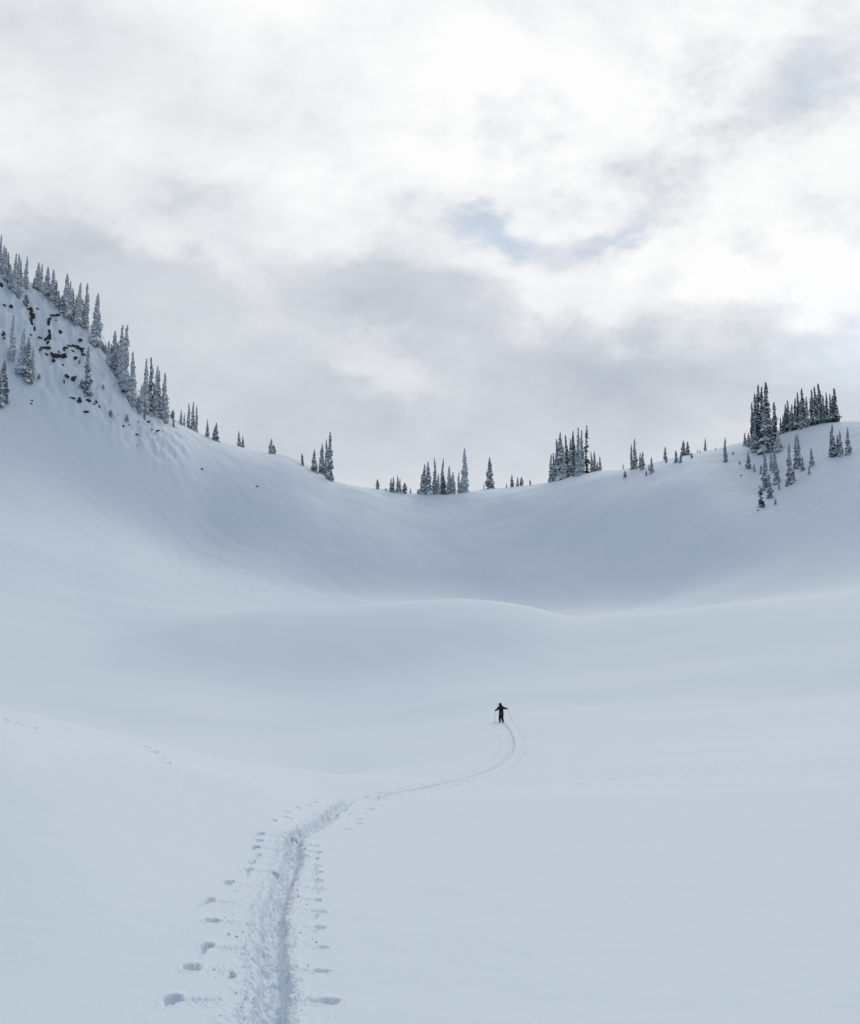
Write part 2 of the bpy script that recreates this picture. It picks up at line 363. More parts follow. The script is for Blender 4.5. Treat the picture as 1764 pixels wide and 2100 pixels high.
# pole plants: (u, v, half width, half length, depth); the near ones as seen, further ones in a regular stride
MARKS_L = [(352, 2050), (394, 1985), (424, 1941), (436, 1889), (430, 1848), (470, 1810), (508, 1783), (517, 1768), (530, 1755), (525, 1738), (532, 1724), (535, 1710)]
MARKS_R = [(672, 2055), (660, 1993), (662, 1943), (655, 1903), (654, 1870), (650, 1846), (655, 1823), (652, 1806), (655, 1788), (650, 1775), (650, 1760), (655, 1748), (650, 1735)]
marks = []
for k, (u, v) in enumerate(MARKS_L):
    p = at(u, v, 9, 38.6)[0]; marks.append((p.x, p.y, (0.088 - 0.002 * k) * random.uniform(.75, 1.25), random.uniform(.13, .23), random.uniform(.09, .15), True))
for k, (u, v) in enumerate(MARKS_R):
    p = at(u, v, 9, 38.6)[0]; marks.append((p.x, p.y, (0.09 - 0.002 * k) * random.uniform(.65, 1.35), random.uniform(.06, .13), random.uniform(.04, .085), True))
n_near = len(marks)
for side in (-1, 1):
    y = 30.3 + 0.4 * side
    while y < Y_END - 1.2:
        sl_ = np.interp(y, yy, tsl); off = side * (0.78 + random.uniform(-0.12, 0.16)); n = math.sqrt(1 + sl_ * sl_)
        x = np.interp(y, yy, txs) + off / n
        nr_ = y < 48
        marks.append((x, y - off * sl_ / n, random.uniform(.07, .11) if nr_ else 0.16, 0.14, random.uniform(.04, .08) if nr_ else 0.13, False))
        y += 1.25 / n * random.uniform(0.8, 1.2)
# a few old animal prints crossing the slopes
prints = []
def prints_along(pts, n, size, depth, dmin=9, jit=0.15):
    for k in range(n):
        t = k / (n - 1) * (len(pts) - 1); i = min(int(t), len(pts) - 2); f = t - i
        u = pts[i][0] * (1 - f) + pts[i + 1][0] * f; v = pts[i][1] * (1 - f) + pts[i + 1][1] * f
        p, ok = at(u, v, dmin, 200); prints.append((p.x + random.uniform(-jit, jit), p.y + random.uniform(-jit, jit), size, size * 0.9, depth))
prints_along([(290, 1520), (312, 1540), (328, 1552), (346, 1567)], 10, 0.15, 0.24)
prints_along([(4, 1474), (40, 1484), (75, 1494)], 6, 0.14, 0.18)
prints_along([(1160, 1611), (1300, 1592), (1480, 1570), (1600, 1551), (1760, 1531)], 26, 0.13, 0.10, jit=0.4)
prints_along([(1460, 1500), (1600, 1455), (1700, 1418), (1762, 1404)], 16, 0.22, 0.16, jit=0.6)

# ------------------------------------------------------------------ terrain mesh
def cols():
    us = [np.arange(-60, 276, 3.0), np.arange(276, 326, 1.6), np.arange(326, 746, 1.35), np.arange(746, 1096, 1.6), np.arange(1096, 1830, 3.0)]
    az = np.degrees(np.arctan((np.concatenate(us) - PW / 2) / FPX))
    lo = az[0] - np.cumsum(0.12 * 1.12 ** np.arange(34)); lo = lo[lo > -179][::-1]
    hi = az[-1] + np.cumsum(0.12 * 1.12 ** np.arange(34)); hi = hi[hi < 179]
    fill_lo = np.arange(-180, lo[0] - 4, 6.0); fill_hi = np.arange(hi[-1] + 4, 177, 6.0)
    return np.concatenate([fill_lo, lo, az, hi, fill_hi])
def rows():
    r = [np.exp(np.linspace(math.log(1.0), math.log(11.2), 24)[:-1])]
    t = np.concatenate([np.arange(2160, 1760, -1.45), np.arange(1760, 1626, -0.75)])                                 # near field: even steps of the sight line over flat snow
    near = 3.4 / -np.array([float(tan_el(0, v)) for v in t]); near = near[near > 11.2]
    r.append(near[near < 39.5])
    r.append(np.arange(39.6, 62, 0.25))
    r.append(np.exp(np.arange(math.log(62.1), math.log(122), 0.0036)))
    r.append(np.exp(np.arange(math.log(122.4), math.log(250), 0.009)))
    r.append(np.arange(251.5, 325, 1.6)); r.append(np.arange(325.8, 450, 0.9))
    r.append(np.exp(np.linspace(math.log(452), math.log(8900), 46)))
    return np.concatenate(r)
AZ = cols(); RD = rows(); nc, nr = len(AZ), len(RD)
ga, gd = np.meshgrid(AZ, RD, indexing='ij')
gx = gd * np.sin(np.radians(ga)); gy = gd * np.cos(np.radians(ga))
gz = base_h(ga.ravel(), gd.ravel()).reshape(ga.shape) + undulate(gx, gy, ga, gd)
print('terrain', nc, nr, nc * nr)
# gullies and ribs running down the walls of the bowl
phi = np.arctan2(gx - BX, gy - BY); rr = np.hypot(gx - BX, gy - BY)
wall = sstep(gd, 235, 300) * (1 - sstep(gd, 405, 430))
phw = phi + 0.10 * gnoise(gx / 60, gy / 60, 71)
left = sstep(-phi, 0.5, 1.0); right = sstep(phi, 0.35, 0.8)
run = gnoise(phw * 46, rr / 90, 51) + 0.7 * gnoise(phw * 100, rr / 60, 52) + 0.3 * gnoise(phw * 210, rr / 30, 53)
gz += wall * left * 0.18 * run * (0.6 + 0.5 * gnoise(gx / 35, gy / 35, 55))
gz += wall * right * 0.15 * (0.75 + 0.6 * gnoise(gx / 22, gy / 22, 63)) * (gnoise(phw * 60 + rr / 9, rr / 80, 61) + 0.5 * gnoise(phw * 120 + rr / 9, rr / 50, 62)) * (1 - sstep(phi, 1.25, 1.6))
gz += wall * 0.05 * fbm(gx / 4, gy / 4, 3, 66)
# wind-smoothed surface of the near snow
gz += 0.008 * fbm(gx / 1.6, gy / 1.6, 3, 81) * (1 - sstep(gd, 25, 60))
# the trench
sd, arc = track_sd(gx, gy)
in_t = (np.abs(gx) < 40) & (gy > 5) & (gy < Y_END + 3) & (np.abs(sd) < 2.2)
ii = np.nonzero(in_t)
s, a, dd, X, Y = sd[ii], arc[ii], gd[ii], gx[ii], gy[ii]
fin = 1 - sstep(Y, Y_END - 0.8, Y_END + 0.3)
jag = 0.055 * gnoise(a * 4, np.sign(s) * 5 + 3, 90) + 0.050 * gnoise(a * 11, np.sign(s) * 9 + s * 4, 91) + 0.03 * gnoise(a * 27, s * 20, 89)
hw = 0.172 + 0.025 * gnoise(a * 0.9, a * 0, 92) + jag
w = np.abs(s + 0.04 * gnoise(a * 0.7, a * 0 + 7, 93))
inside = 1 - sstep(w, hw - 0.10, hw + 0.04)
tread = 0.070 * gnoise(s * 5 + 2.5 * gnoise(a * 3, s * 2, 94), a * 6.0, 95) + 0.045 * gnoise(s * 15, a * 13, 96) + 0.020 * gnoise(s * 34, a * 34, 97)
rutted = -0.035 * np.cos(s * 2 * math.pi / 0.22)
dz = -inside * (0.165 + rutted * 0.4 - tread)
lip = np.exp(-((w - hw - 0.075) / 0.06) ** 2)
dz += lip * (0.016 + 0.036 * np.maximum(0, gnoise(s * 14, a * 11, 98)) + 0.03 * gnoise(s * 26, a * 26, 99))
# combed crumbs thrown out beside the trench
dz += np.exp(-((w - 0.42) / 0.17) ** 2) * 0.010 * gnoise(a * 8 - w * 5 + 2 * gnoise(a * 2, s * 3, 88), s * 9, 100) * (1 - sstep(dd, 40, 80))
gz[ii] += dz * fin
# pole plants and prints
fmark = np.full(gx.shape, -1, np.int32)
def pit(cx, cy, hw_, hl, depth, idx, drag):
    rw, rl = (hw_ * 4.2 + 0.2, hl * 4 + 0.6)
    sub = np.nonzero((np.abs(gx - cx) < rw) & (np.abs(gy - cy) < rl))
    if len(sub[0]) == 0: return
    lx = gx[sub] - cx; ly = gy[sub] - cy
    nz = gnoise(lx * 9 + cx * 7, ly * 7 + cy * 3, 110)
    e = (lx / hw_) ** 2 + (ly / hl) ** 2
    q = np.sqrt(e) + 0.38 * nz + 0.18 * gnoise(lx * 26 + cx, ly * 18 + cy, 113)
    z = -depth * (1 - sstep(q, 0.55, 1.25))
    z += 0.010 * np.exp(-((q - 1.45) / 0.35) ** 2) * (1 + nz)
    if drag:                                   # the groove where basket and tip were dragged, and a spray of crumbs inward
        sgn = 1 if cx < np.interp(cy, yy, txs) else -1
        g1, g2, tilt, far = random.choice((0.0, 0.5, 1.0)), random.uniform(0.1, 1.0), random.uniform(-0.35, 0.35), random.uniform(0.3, 0.8)
        z += -0.055 * g1 * np.exp(-((lx - tilt * 0.4 * ly) / 0.022) ** 2) * sstep(-ly, 0.1, 0.25) * (1 - sstep(-ly, 0.5, 0.85))
        z += -0.046 * g2 * np.exp(-((ly - tilt * lx) / 0.06) ** 2) * sstep(sgn * lx, 0.05, 0.12) * (1 - sstep(sgn * lx, far * 0.5, far))
        z += np.maximum(0, gnoise(lx * 22, ly * 16, 111)) * 0.05 * np.exp(-((lx - sgn * 0.33) / 0.22) ** 2 - (ly / 0.22) ** 2)
    gz[sub] += z
    if idx >= 0: fmark[sub] = np.where((np.abs(lx) < hw_ * 1.9) & (np.abs(ly) < hl * 1.9), idx, fmark[sub])
for k, (cx, cy, a_, b_, c_, near) in enumerate(marks): pit(cx, cy, a_, b_, c_, k if k < n_near else -1, near)
for cx, cy, a_, b_, c_ in prints: pit(cx, cy, a_, b_, c_, -1, False)
# the skier's footing is kept for placing the skis
co = np.stack([gx.ravel(), gy.ravel(), gz.ravel()], 1)
idx = np.arange(nc * nr).reshape(nc, nr)
def quads_between(c0, c1): return np.stack([c0[:-1], c1[:-1], c1[1:], c0[1:]], -1)
Q = np.stack([idx[:-1, :-1], idx[1:, :-1], idx[1:, 1:], idx[:-1, 1:]], -1)
fm = fmark[:-1, :-1]
corr = (np.abs(sd) < 1.25) & (gy > 6) & (gy < Y_END + 1.0) & (gx > -40) & (gx < 40)
fc = corr[:-1, :-1] & corr[1:, :-1] & corr[:-1, 1:] & corr[1:, 1:]
Q = Q.reshape(-1, 4); fm = fm.ravel(); fc = fc.ravel()
seam = np.stack([idx[-1, :-1], idx[0, :-1], idx[0, 1:], idx[-1, 1:]], -1)      # closes the sheet behind the camera
def sub_mesh(name, q, origin=(0, 0, 0)):
    used, inv = np.unique(q.ravel(), return_inverse=True)
    return mesh_np(name, co[used] - np.array(origin), inv.reshape(-1, 4))
# a small cap below the camera closes the middle of the sheet
field_q = np.concatenate([Q[~fc & (fm < 0)], seam])
snow = link('snow_field', sub_mesh('snow_field', field_q), M_SNOW); tag(snow, 'smooth snow basin with a bowl wall and ridges', kind='structure')
cap = bpy.data.meshes.new('snow_underfoot'); cap.from_pydata([tuple(co[i]) for i in idx[:, 0]], [], [list(range(nc))]); cap.update()
link('snow_underfoot', cap, M_SNOW, snow)
trk = link('ski_track', sub_mesh('ski_track', Q[fc & (fm < 0)]), M_SNOW)
tag(trk, 'skin track trench winding through the snow up to the skier', kind='structure')
for k in range(n_near):
    sel = fm == k
    if sel.sum() < 6: continue
    link('pole_mark', sub_mesh('pole_mark', Q[sel]), M_SNOW, trk)

# ------------------------------------------------------------------ crumbs of snow beside the trench (uncountable: one object)
def lump(rad, seed, sub=1):
    bm = bmesh.new(); bmesh.ops.create_icosphere(bm, subdivisions=sub, radius=rad)
    r_ = random.Random(seed)
    for v in bm.verts: v.co *= r_.uniform(0.72, 1.25)
    vs = [v.co.copy() for v in bm.verts]; fs = [[v.index for v in f.verts] for f in bm.faces]; bm.free(); return vs, fs
vs, fs = [], []
def fine_z(x, y):
    d = math.hypot(x, y); az = math.degrees(math.atan2(x, y))
    i = int(np.searchsorted(AZ, az)); j = int(np.searchsorted(RD, d)); return float(gz[i, j])
for k in range(170):
    y = 11.5 + 24 * random.random() ** 1.5
    sidek = random.choice((-1, 1)); off = sidek * (0.26 + min(0.5, abs(random.gauss(0, 0.22))))
    x = float(np.interp(y, yy, txs)) + off
    rad = 0.006 + 0.016 * random.random() ** 3
    lv, lf = lump(rad, k); z = fine_z(x, y) + rad * 0.3
    b0 = len(vs); vs += [(v.x + x, v.y + y, v.z * 0.8 + z) for v in lv]; fs += [[i + b0 for i in f] for f in lf]
cr = link('snow_crumbs', mesh_py('snow_crumbs', vs, fs, True), M_SNOW); tag(cr, 'loose crumbs of snow thrown out beside the ski track', kind='stuff')
for u, v, rad in ((548 + 18, 1794, 0.07), (478, 2003, 0.045), (540, 1967, 0.03), (612 - 8, 1712, 0.08), (486, 1922, 0.025), (470, 1917, 0.02)):
    p = at(u, v, 9, 38)[0]; lv, lf = lump(rad, int(u), 2)
    o = link('snow_ball', mesh_py('snow_ball', lv, lf, True), M_SNOW); o.location = (p.x, p.y, fine_z(p.x, p.y) + rad * 0.4)
    tag(o, 'small rolled lump of snow lying beside the ski track', 'snow lump', 'rolled snow lumps beside the track')

# ------------------------------------------------------------------ firs
def fir_meshes(seed, height=12.0, radius=1.15, snow=0.75, gap=0.34, taper=0.74, bare=0.03, hook=0.0, ragged=0.35):
    """trunk, crown and snow load of one narrow subalpine fir, base at the origin"""
    r_ = random.Random(seed)
    def axis(z):
        t = z / height
        return hook * max(0, t - 0.86) ** 2 * 30 + 0.10 * math.sin(z * 0.7 + seed), 0.08 * math.sin(z * 0.9 + seed * 2)
    tv, tf = [], []; n = 7; rings = 9
    for k in range(rings + 1):
        z = height * k / rings * 0.985 - (0.8 if k == 0 else 0); rad = (0.17 * (1 - k / rings) + 0.012) * height / 12
        ax, ay = axis(max(z, 0))
        tv += [(ax + rad * math.cos(6.2832 * j / n), ay + rad * math.sin(6.2832 * j / n), z) for j in range(n)]
    for k in range(rings):
        tf += [(k * n + j, k * n + (j + 1) % n, (k + 1) * n + (j + 1) % n, (k + 1) * n + j) for j in range(n)]
    cv, cf, sv, sf = [], [], [], []
    z = height * bare + 0.1
    while z < height * 0.985:
        t = z / height
        rad = radius * (1 - t) ** taper * (0.75 + 0.25 * min(1, t / 0.06)) + 0.10
        rad *= 1 + 0.22 * math.sin(z * 2.1 + seed) * ragged * 2
        nb = max(4, int(6 + 3 * (1 - t)))
        ph0 = r_.random() * 6.28
        for b in range(nb):
            if r_.random() < 0.10: continue
            ph = ph0 + 6.2832 * b / nb + r_.uniform(-0.3, 0.3)
            L = rad * r_.uniform(1 - ragged, 1 + ragged * 0.55)
            z0 = z + r_.uniform(-0.12, 0.12); droop = r_.uniform(0.55, 1.15)
            c, s = math.cos(ph), math.sin(ph); ax, ay = axis(z0)
            wd = max(0.10, 0.30 * L) * r_.uniform(0.8, 1.25)
            P = lambda rr_, zz, ww: (ax + c * rr_ - s * ww, ay + s * rr_ + c * ww, z0 + zz)
            b0 = len(cv)
            prof = ((0.02, 0.05 * L, 0.05), (0.38 * L, -0.10 * L * droop, wd), (0.75 * L, -0.38 * L * droop, wd * 0.85), (L, -0.72 * L * droop, wd * 0.12))
            for rr_, zz, ww in prof:
                cv += [P(rr_, zz - ww * 0.55, ww), P(rr_, zz, 0), P(rr_, zz - ww * 0.55, -ww)]
            for q in range(3):
                k = b0 + q * 3
                cf += [(k, k + 1, k + 4, k + 3), (k + 1, k + 2, k + 5, k + 4)]
            for q in (1, 2):                                   # hanging twigs along the edge
                for sg in (0, 2):
                    k = b0 + q * 3 + sg; v0 = cv[k]; v1 = cv[k + 3] if q < 2 else cv[b0 + 10]
                    cv.append((v0[0] * 0.5 + v1[0] * 0.5 + r_.uniform(-.06, .06), v0[1] * 0.5 + v1[1] * 0.5 + r_.uniform(-.06, .06), min(v0[2], v1[2]) - r_.uniform(0.08, 0.22)))
                    cf.append((k, k + 3 if q < 2 else b0 + 10, len(cv) - 1))
            if r_.random() < snow:                             # a pillow of snow lying along the branch
                b0 = len(sv); th = (0.05 + (0.14 if snow > 0.6 else 0.10) * L) * r_.uniform(0.7, 1.3); e0, e1 = r_.uniform(0.05, 0.25), r_.uniform(0.82, 1.05); sw = r_.uniform(0.85, 1.15) if snow < 0.9 else r_.uniform(0.95, 1.3)
                secs = 4
                for q in range(secs):
                    f = e0 + (e1 - e0) * q / (secs - 1); rr_ = f * L
                    zz = np.interp(f, (0, .38, .75, 1.0, 1.1), (0.05 * L, -0.10 * L * droop, -0.38 * L * droop, -0.72 * L * droop, -0.8 * L * droop)) + 0.015
                    ww = wd * sw * (0.55, 1.0, 0.95, 0.30)[q]; tt = th * (0.7, 1.0, 1.0, 0.5)[q]
                    sv += [P(rr_, zz - ww * 0.5, ww), P(rr_, zz + tt * 0.75, ww * 0.6), P(rr_, zz + tt, 0), P(rr_, zz + tt * 0.75, -ww * 0.6), P(rr_, zz - ww * 0.5, -ww)]
                for q in range(secs - 1):
                    for j in range(4):
                        k = b0 + q * 5 + j; sf.append((k, k + 5, k + 6, k + 1))
                k = b0 + (secs - 1) * 5; sf.append((k, k + 1, k + 2, k + 3, k + 4)); sf.append((b0 + 4, b0 + 3, b0 + 2, b0 + 1, b0))
        z += gap * r_.uniform(0.8, 1.2) * (1.0 - 0.35 * t)
    # leader
    ax, ay = axis(height)
    b0 = len(cv); rr_ = 0.07
    cv += [(ax + rr_, ay, height * 0.955), (ax - rr_ * .5, ay + rr_, height * 0.955), (ax - rr_ * .5, ay - rr_, height * 0.955), (ax, ay, height * 1.0)]
    cf += [(b0, b0 + 1, b0 + 3), (b0 + 1, b0 + 2, b0 + 3), (b0 + 2, b0, b0 + 3)]
    return (mesh_py('fir_trunk', tv, tf, True), mesh_py('fir_crown', cv, cf), mesh_py('fir_snow', sv, sf, True))
KINDS = {
    'white': [fir_meshes(1, 12, 1.25, 0.96), fir_meshes(2, 12, 1.05, 0.98, hook=0.5), fir_meshes(3, 12, 0.85, 0.97), fir_meshes(4, 12, 1.55, 0.96, taper=0.7)],
    'mixed': [fir_meshes(5, 12, 1.15, 0.82), fir_meshes(6, 12, 0.95, 0.80), fir_meshes(7, 12, 1.45, 0.84, taper=0.75), fir_meshes(8, 12, 0.75, 0.82)],
    'dark': [fir_meshes(9, 12, 1.2, 0.60), fir_meshes(10, 12, 1.0, 0.56), fir_meshes(11, 12, 1.5, 0.62, taper=0.75), fir_meshes(12, 12, 0.8, 0.46, bare=0.06)],
    'snag': [fir_meshes(13, 12, 0.5, 0.25, gap=0.5, taper=0.45, bare=0.05, ragged=0.8)],
    'sapling': [fir_meshes(14, 3.0, 0.55, 0.62, gap=0.22), fir_meshes(15, 3.0, 0.42, 0.7, gap=0.2), fir_meshes(16, 3.0, 0.7, 0.6, gap=0.24, ragged=0.6)],
    'sparse': [fir_meshes(17, 6.0, 0.95, 0.45, gap=0.48, taper=0.6, bare=0.1, ragged=0.75)],
}
NAT_W = {'white': (2.5, 2.1, 1.75, 3.1), 'mixed': (2.3, 1.9, 2.9, 1.55), 'dark': (2.4, 2.0, 3.0, 1.65), 'snag': (1.0,), 'sapling': (1.1, .85, 1.4), 'sparse': (1.9,)}
NAT_H = {'white': 12, 'mixed': 12, 'dark': 12, 'snag': 12, 'sapling': 3, 'sparse': 6}
def fir(u, v_top, v_base, w_px, kind, label, group=None, lean=0.0, dmin=200, cat='fir tree'):
    p, ok = at(u, v_base, dmin)
    d = p.length
    if not ok: p += Vector((p.x, p.y, 0)).normalized() * random.uniform(0.0, 2.0); p.z = float(ground(p.x, p.y))
    # height from the sight line of the tip
    az = math.degrees(math.atan2(p.x, p.y)); hd = math.hypot(p.x, p.y)
    H = max(0.5, float(tan_el(az, v_top)) * hd - p.z)
    width = max(0.18 * H if H < 3 else 0.10 * H, w_px / FPX * d * 1.15)
    if H < 3.6 and kind not in ('sparse',): kind = 'sapling'
    vs_ = KINDS[kind]; nat = [wn * H / NAT_H[kind] for wn in NAT_W[kind]]
    k = min(range(len(vs_)), key=lambda i: abs(nat[i] - width) + random.random() * 0.35 * width)
    o = bpy.data.objects.new('fir_tree' if H >= 3.6 or kind == 'sparse' else 'fir_sapling', None); COL.objects.link(o)
    o.location = (p.x, p.y, p.z - 0.02 * H - 0.1)
    sz = H / NAT_H[kind]; sxy = sz * min(2.0, max(0.6, width / nat[k]))
    o.scale = (sxy, sxy, sz * 1.03); o.rotation_euler = (random.gauss(0, 0.012), R(lean) + random.gauss(0, 0.012), random.uniform(0, 6.28) if not lean else 0.0)
    o.empty_display_size = 0.5
    tag(o, label, cat, group)
    need = {'white': M_RIME, 'mixed': M_FROST, 'sapling': M_FROST}.get(kind, M_NEEDLE)
    for nm, me, mat in zip(('trunk', 'crown', 'snow_load'), vs_[k], (M_BARK, need, M_TSNOW)):
        c = link(nm, me, mat, o)
        if nm == 'snow_load': c['kind'] = 'stuff'
    return o
def z1(x, y): return (x / 4.2) * 0.91875, (y / 4.2 + 500) * 0.91875
def z2(x, y): return (350 + x * 0.28345) * 0.91875, (850 + y * 0.28345) * 0.91875
def z3(x, y): return (820 + x * 0.3401) * 0.91875, (920 + y * 0.3401) * 0.91875
def z4(x, y): return (1360 + x * 0.31746) * 0.91875, (820 + y * 0.31746) * 0.91875
ORD = 'first second third fourth fifth sixth seventh eighth ninth tenth eleventh twelfth'.split()
def stand(conv, k, rows_, label, group, ref=None, rev=False):
    order = sorted(range(len(rows_)), key=lambda i: rows_[i][0] * (-1 if rev else 1)); base = label
    for i_, r_ in enumerate(rows_):
        if ref: label = ORD[order.index(i_)] + ' ' + base + ', from ' + ref
        elif group and len(rows_) in (2, 3):
            hs = sorted(range(len(rows_)), key=lambda i: rows_[i][1] - rows_[i][2])
            label = ({2: ('taller', 'shorter'), 3: ('tallest', 'middle-sized', 'shortest')}[len(rows_)])[hs.index(i_)] + ' ' + base
        x, yt, yb, w, kind = r_[:5]; lean = r_[5] if len(r_) > 5 else 0
        u, vt = conv(x, yt); _, vb = conv(x, yb)
        fir(u, vt, vb, w * k * 0.91875, kind, label, group, lean)
K1, K2, K3, K4 = 1 / 4.2, 0.28345, 0.3401, 0.31746
stand(z1, K1, [(5, 95, 455, 50, 'white'), (30, 195, 480, 60, 'white'), (48, 215, 520, 60, 'white'), (70, 260, 540, 45, 'mixed'), (95, 370, 600, 45, 'white'), (132, 265, 640, 55, 'white'),
               (162, 275, 690, 55, 'white'), (190, 320, 640, 40, 'mixed')],
      'snow-plastered fir on the highest part of the cliff', 'firs on the highest part of the cliff', 'the uphill end')
stand(z1, K1, [(240, 295, 600, 50, 'white')], 'slender white fir alone on the crest between two stands above the cliff', None)
stand(z1, K1, [(318, 500, 600, 24, 'white'), (355, 355, 612, 70, 'white'), (385, 360, 615, 45, 'white'), (440, 395, 660, 72, 'white'), (495, 420, 720, 68, 'white'), (522, 520, 745, 45, 'mixed')],
      'snow-plastered fir above the dark cleft', 'firs in the row above the dark cleft', 'the lone slender white fir')
stand(z1, K1, [(548, 615, 770, 45, 'white'), (580, 660, 840, 50, 'mixed'), (615, 460, 865, 95, 'white'), (655, 530, 880, 62, 'white'), (680, 590, 895, 50, 'mixed'), (712, 660, 915, 45, 'mixed'), (733, 545, 935, 75, 'white', 2),
               (770, 700, 955, 60, 'mixed'), (790, 550, 965, 70, 'white', 3), (810, 750, 975, 45, 'white')],
      'snow-laden fir of the staggered cliff-top row', 'firs in the staggered row down the cliff top', 'its uphill end')
stand(z1, K1, [(895, 645, 1135, 110, 'white', 2.5)], 'large solitary snow-laden fir with a bent tip on the cliff edge', None)
stand(z1, K1, [(965, 1115, 1200, 45, 'white'), (990, 1130, 1220, 40, 'white'), (1020, 1090, 1320, 62, 'white'), (1045, 1120, 1345, 55, 'mixed'), (1070, 995, 1345, 85, 'white'), (1095, 1100, 1400, 60, 'mixed'), (1120, 935, 1480, 85, 'white', 1), (1160, 935, 1560, 95, 'white', 1)],
      'snow-laden fir where the cliff steps down', 'firs where the cliff steps down', 'the uphill end')
stand(z1, K1, [(1240, 1185, 1690, 80, 'white')], 'tall narrow fir between the stepped stand and the last cliff clump', None)
stand(z1, K1, [(1295, 1600, 1760, 45, 'white'), (1320, 1500, 1785, 60, 'white'), (1360, 1250, 1765, 72, 'white'), (1410, 1240, 1745, 62, 'mixed'), (1440, 1480, 1750, 50, 'mixed'), (1460, 1325, 1770, 78, 'white'), (1495, 1370, 1810, 55, 'mixed'), (1540, 1390, 1850, 80, 'white')],
      'frosted fir of the last cliff-ridge clump', 'firs in the last clump of the cliff ridge', 'its uphill end')
stand(z1, K1, [(110, 840, 1270, 60, 'white', 0), (200, 970, 1400, 85, 'white', 2), (245, 1050, 1465, 90, 'mixed', 2), (300, 1150, 1450, 52, 'white', 0)],
      'snow-crusted fir on the cliff face below the cleft', 'firs leaning on the cliff face', 'the dark-boughed firs')
stand(z1, K1, [(30, 1270, 1665, 100, 'mixed'), (5, 1350, 1705, 70, 'mixed')], 'dark-boughed fir at the foot of the cliff face', 'firs at the foot of the cliff face')
stand(z1, K1, [(820, 1140, 1600, 75, 'mixed', -1)], 'thin snow-hung fir on the cliff face amid the rock bands', None)
stand(z1, K1, [(240, 650, 765, 50, 'white'), (765, 1450, 1535, 45, 'mixed'), (745, 1260, 1315, 35, 'white'), (365, 1400, 1465, 30, 'white'), (1040, 1730, 1800, 35, 'white'), (1190, 1780, 1840, 30, 'white'), (1355, 1720, 1830, 30, 'mixed'), (970, 1500, 1560, 22, 'white')],
      'small snow-buried sapling poking out of the cliff face', 'saplings on the cliff face')
stand(z2, K2, [(125, 225, 300, 38, 'white'), (131, 300, 362, 18, 'mixed')], 'small frosted sapling just past the end of the cliff clump', 'saplings past the cliff clump')
stand(z2, K2, [(190, 220, 337, 26, 'mixed'), (215, 250, 352, 20, 'mixed')], 'thin spire fir in the pair on the ridge descending from the cliff', 'thin pair of firs on the descending ridge')
stand(z2, K2, [(250, 170, 367, 32, 'mixed'), (283, 160, 388, 38, 'mixed'), (310, 185, 402, 28, 'mixed')], 'spire fir of the tight trio on the descending ridge', 'tight trio of firs on the descending ridge')
stand(z2, K2, [(398, 300, 443, 32, 'mixed')], 'single slim fir on the descending ridge beside a stouter fir', None)
stand(z2, K2, [(455, 360, 468, 40, 'mixed'), (465, 325, 470, 48, 'mixed')], 'stout fir grown together with another on the descending ridge', 'stout double fir')
stand(z2, K2, [(648, 390, 517, 32, 'mixed'), (678, 430, 522, 28, 'mixed')], 'slim fir of two standing alone halfway down the ridge', 'two firs halfway down the ridge')
stand(z2, K2, [(900, 450, 575, 55, 'white'), (920, 500, 575, 35, 'white')], 'broad low fir behind the wind-rounded snow shoulder', 'broad low firs behind the snow shoulder')
stand(z2, K2, [(1145, 570, 662, 24, 'mixed')], 'little lone fir below the wind-rounded snow shoulder', None)
stand(z2, K2, [(1240, 535, 717, 50, 'mixed'), (1256, 645, 718, 22, 'white')], 'mid-sized fir just uphill of the tall group on the ridge', 'firs uphill of the tall group')
stand(z2, K2, [(1290, 540, 725, 32, 'mixed'), (1302, 490, 735, 52, 'mixed'), (1335, 455, 755, 40, 'mixed'), (1360, 390, 780, 60, 'mixed')], 'fir of the tall tapering group above the ridge dip', 'tall group above the dip', 'its uphill end')
stand(z2, K2, [(1738, 770, 853, 30, 'mixed')], 'very small lone fir on the dip of the ridge', None)
stand(z3, K3, [(123, 495, 517, 12, 'mixed'), (282, 495, 532, 14, 'mixed'), (334, 500, 535, 18, 'white'), (765, 470, 492, 8, 'mixed'), (915, 465, 480, 10, 'mixed'), (1070, 440, 477, 14, 'mixed'), (1680, 335, 352, 8, 'mixed')],
      'tiny fir tip showing behind the lowest dip of the ridge', 'tiny fir tips along the dip')
stand(z3, K3, [(155, 430, 522, 25, 'mixed'), (170, 420, 524, 25, 'mixed'), (200, 412, 527, 28, 'mixed'), (213, 430, 528, 22, 'mixed'), (245, 460, 531, 38, 'mixed')],
      'small fir of the low line behind the dip', 'low line of firs behind the dip', 'its uphill end')
stand(z3, K3, [(362, 400, 535, 40, 'mixed'), (375, 335, 536, 48, 'mixed'), (400, 320, 537, 52, 'mixed'), (445, 297, 537, 34, 'mixed'), (465, 400, 537, 32, 'white'), (488, 300, 537, 32, 'mixed', 2), (502, 410, 539, 42, 'dark'), (540, 350, 536, 48, 'white'), (562, 390, 535, 42, 'white')],
      'frosted fir of the uneven clump in the lowest dip', 'firs clumped in the lowest dip', 'the low fir line')
stand(z3, K3, [(603, 390, 525, 26, 'white'), (640, 235, 518, 60, 'white')], 'fir of the tall-and-short pair beside the dip clump', 'tall-and-short pair beside the dip')
stand(z3, K3, [(805, 292, 489, 58, 'mixed')], 'isolated blunt-topped fir on the snow swell of the ridge', None)
stand(z3, K3, [(950, 410, 481, 30, 'mixed'), (987, 425, 480, 20, 'mixed'), (1012, 422, 480, 28, 'mixed')], 'little fir in the trio behind the snow swell', 'little trio behind the swell')
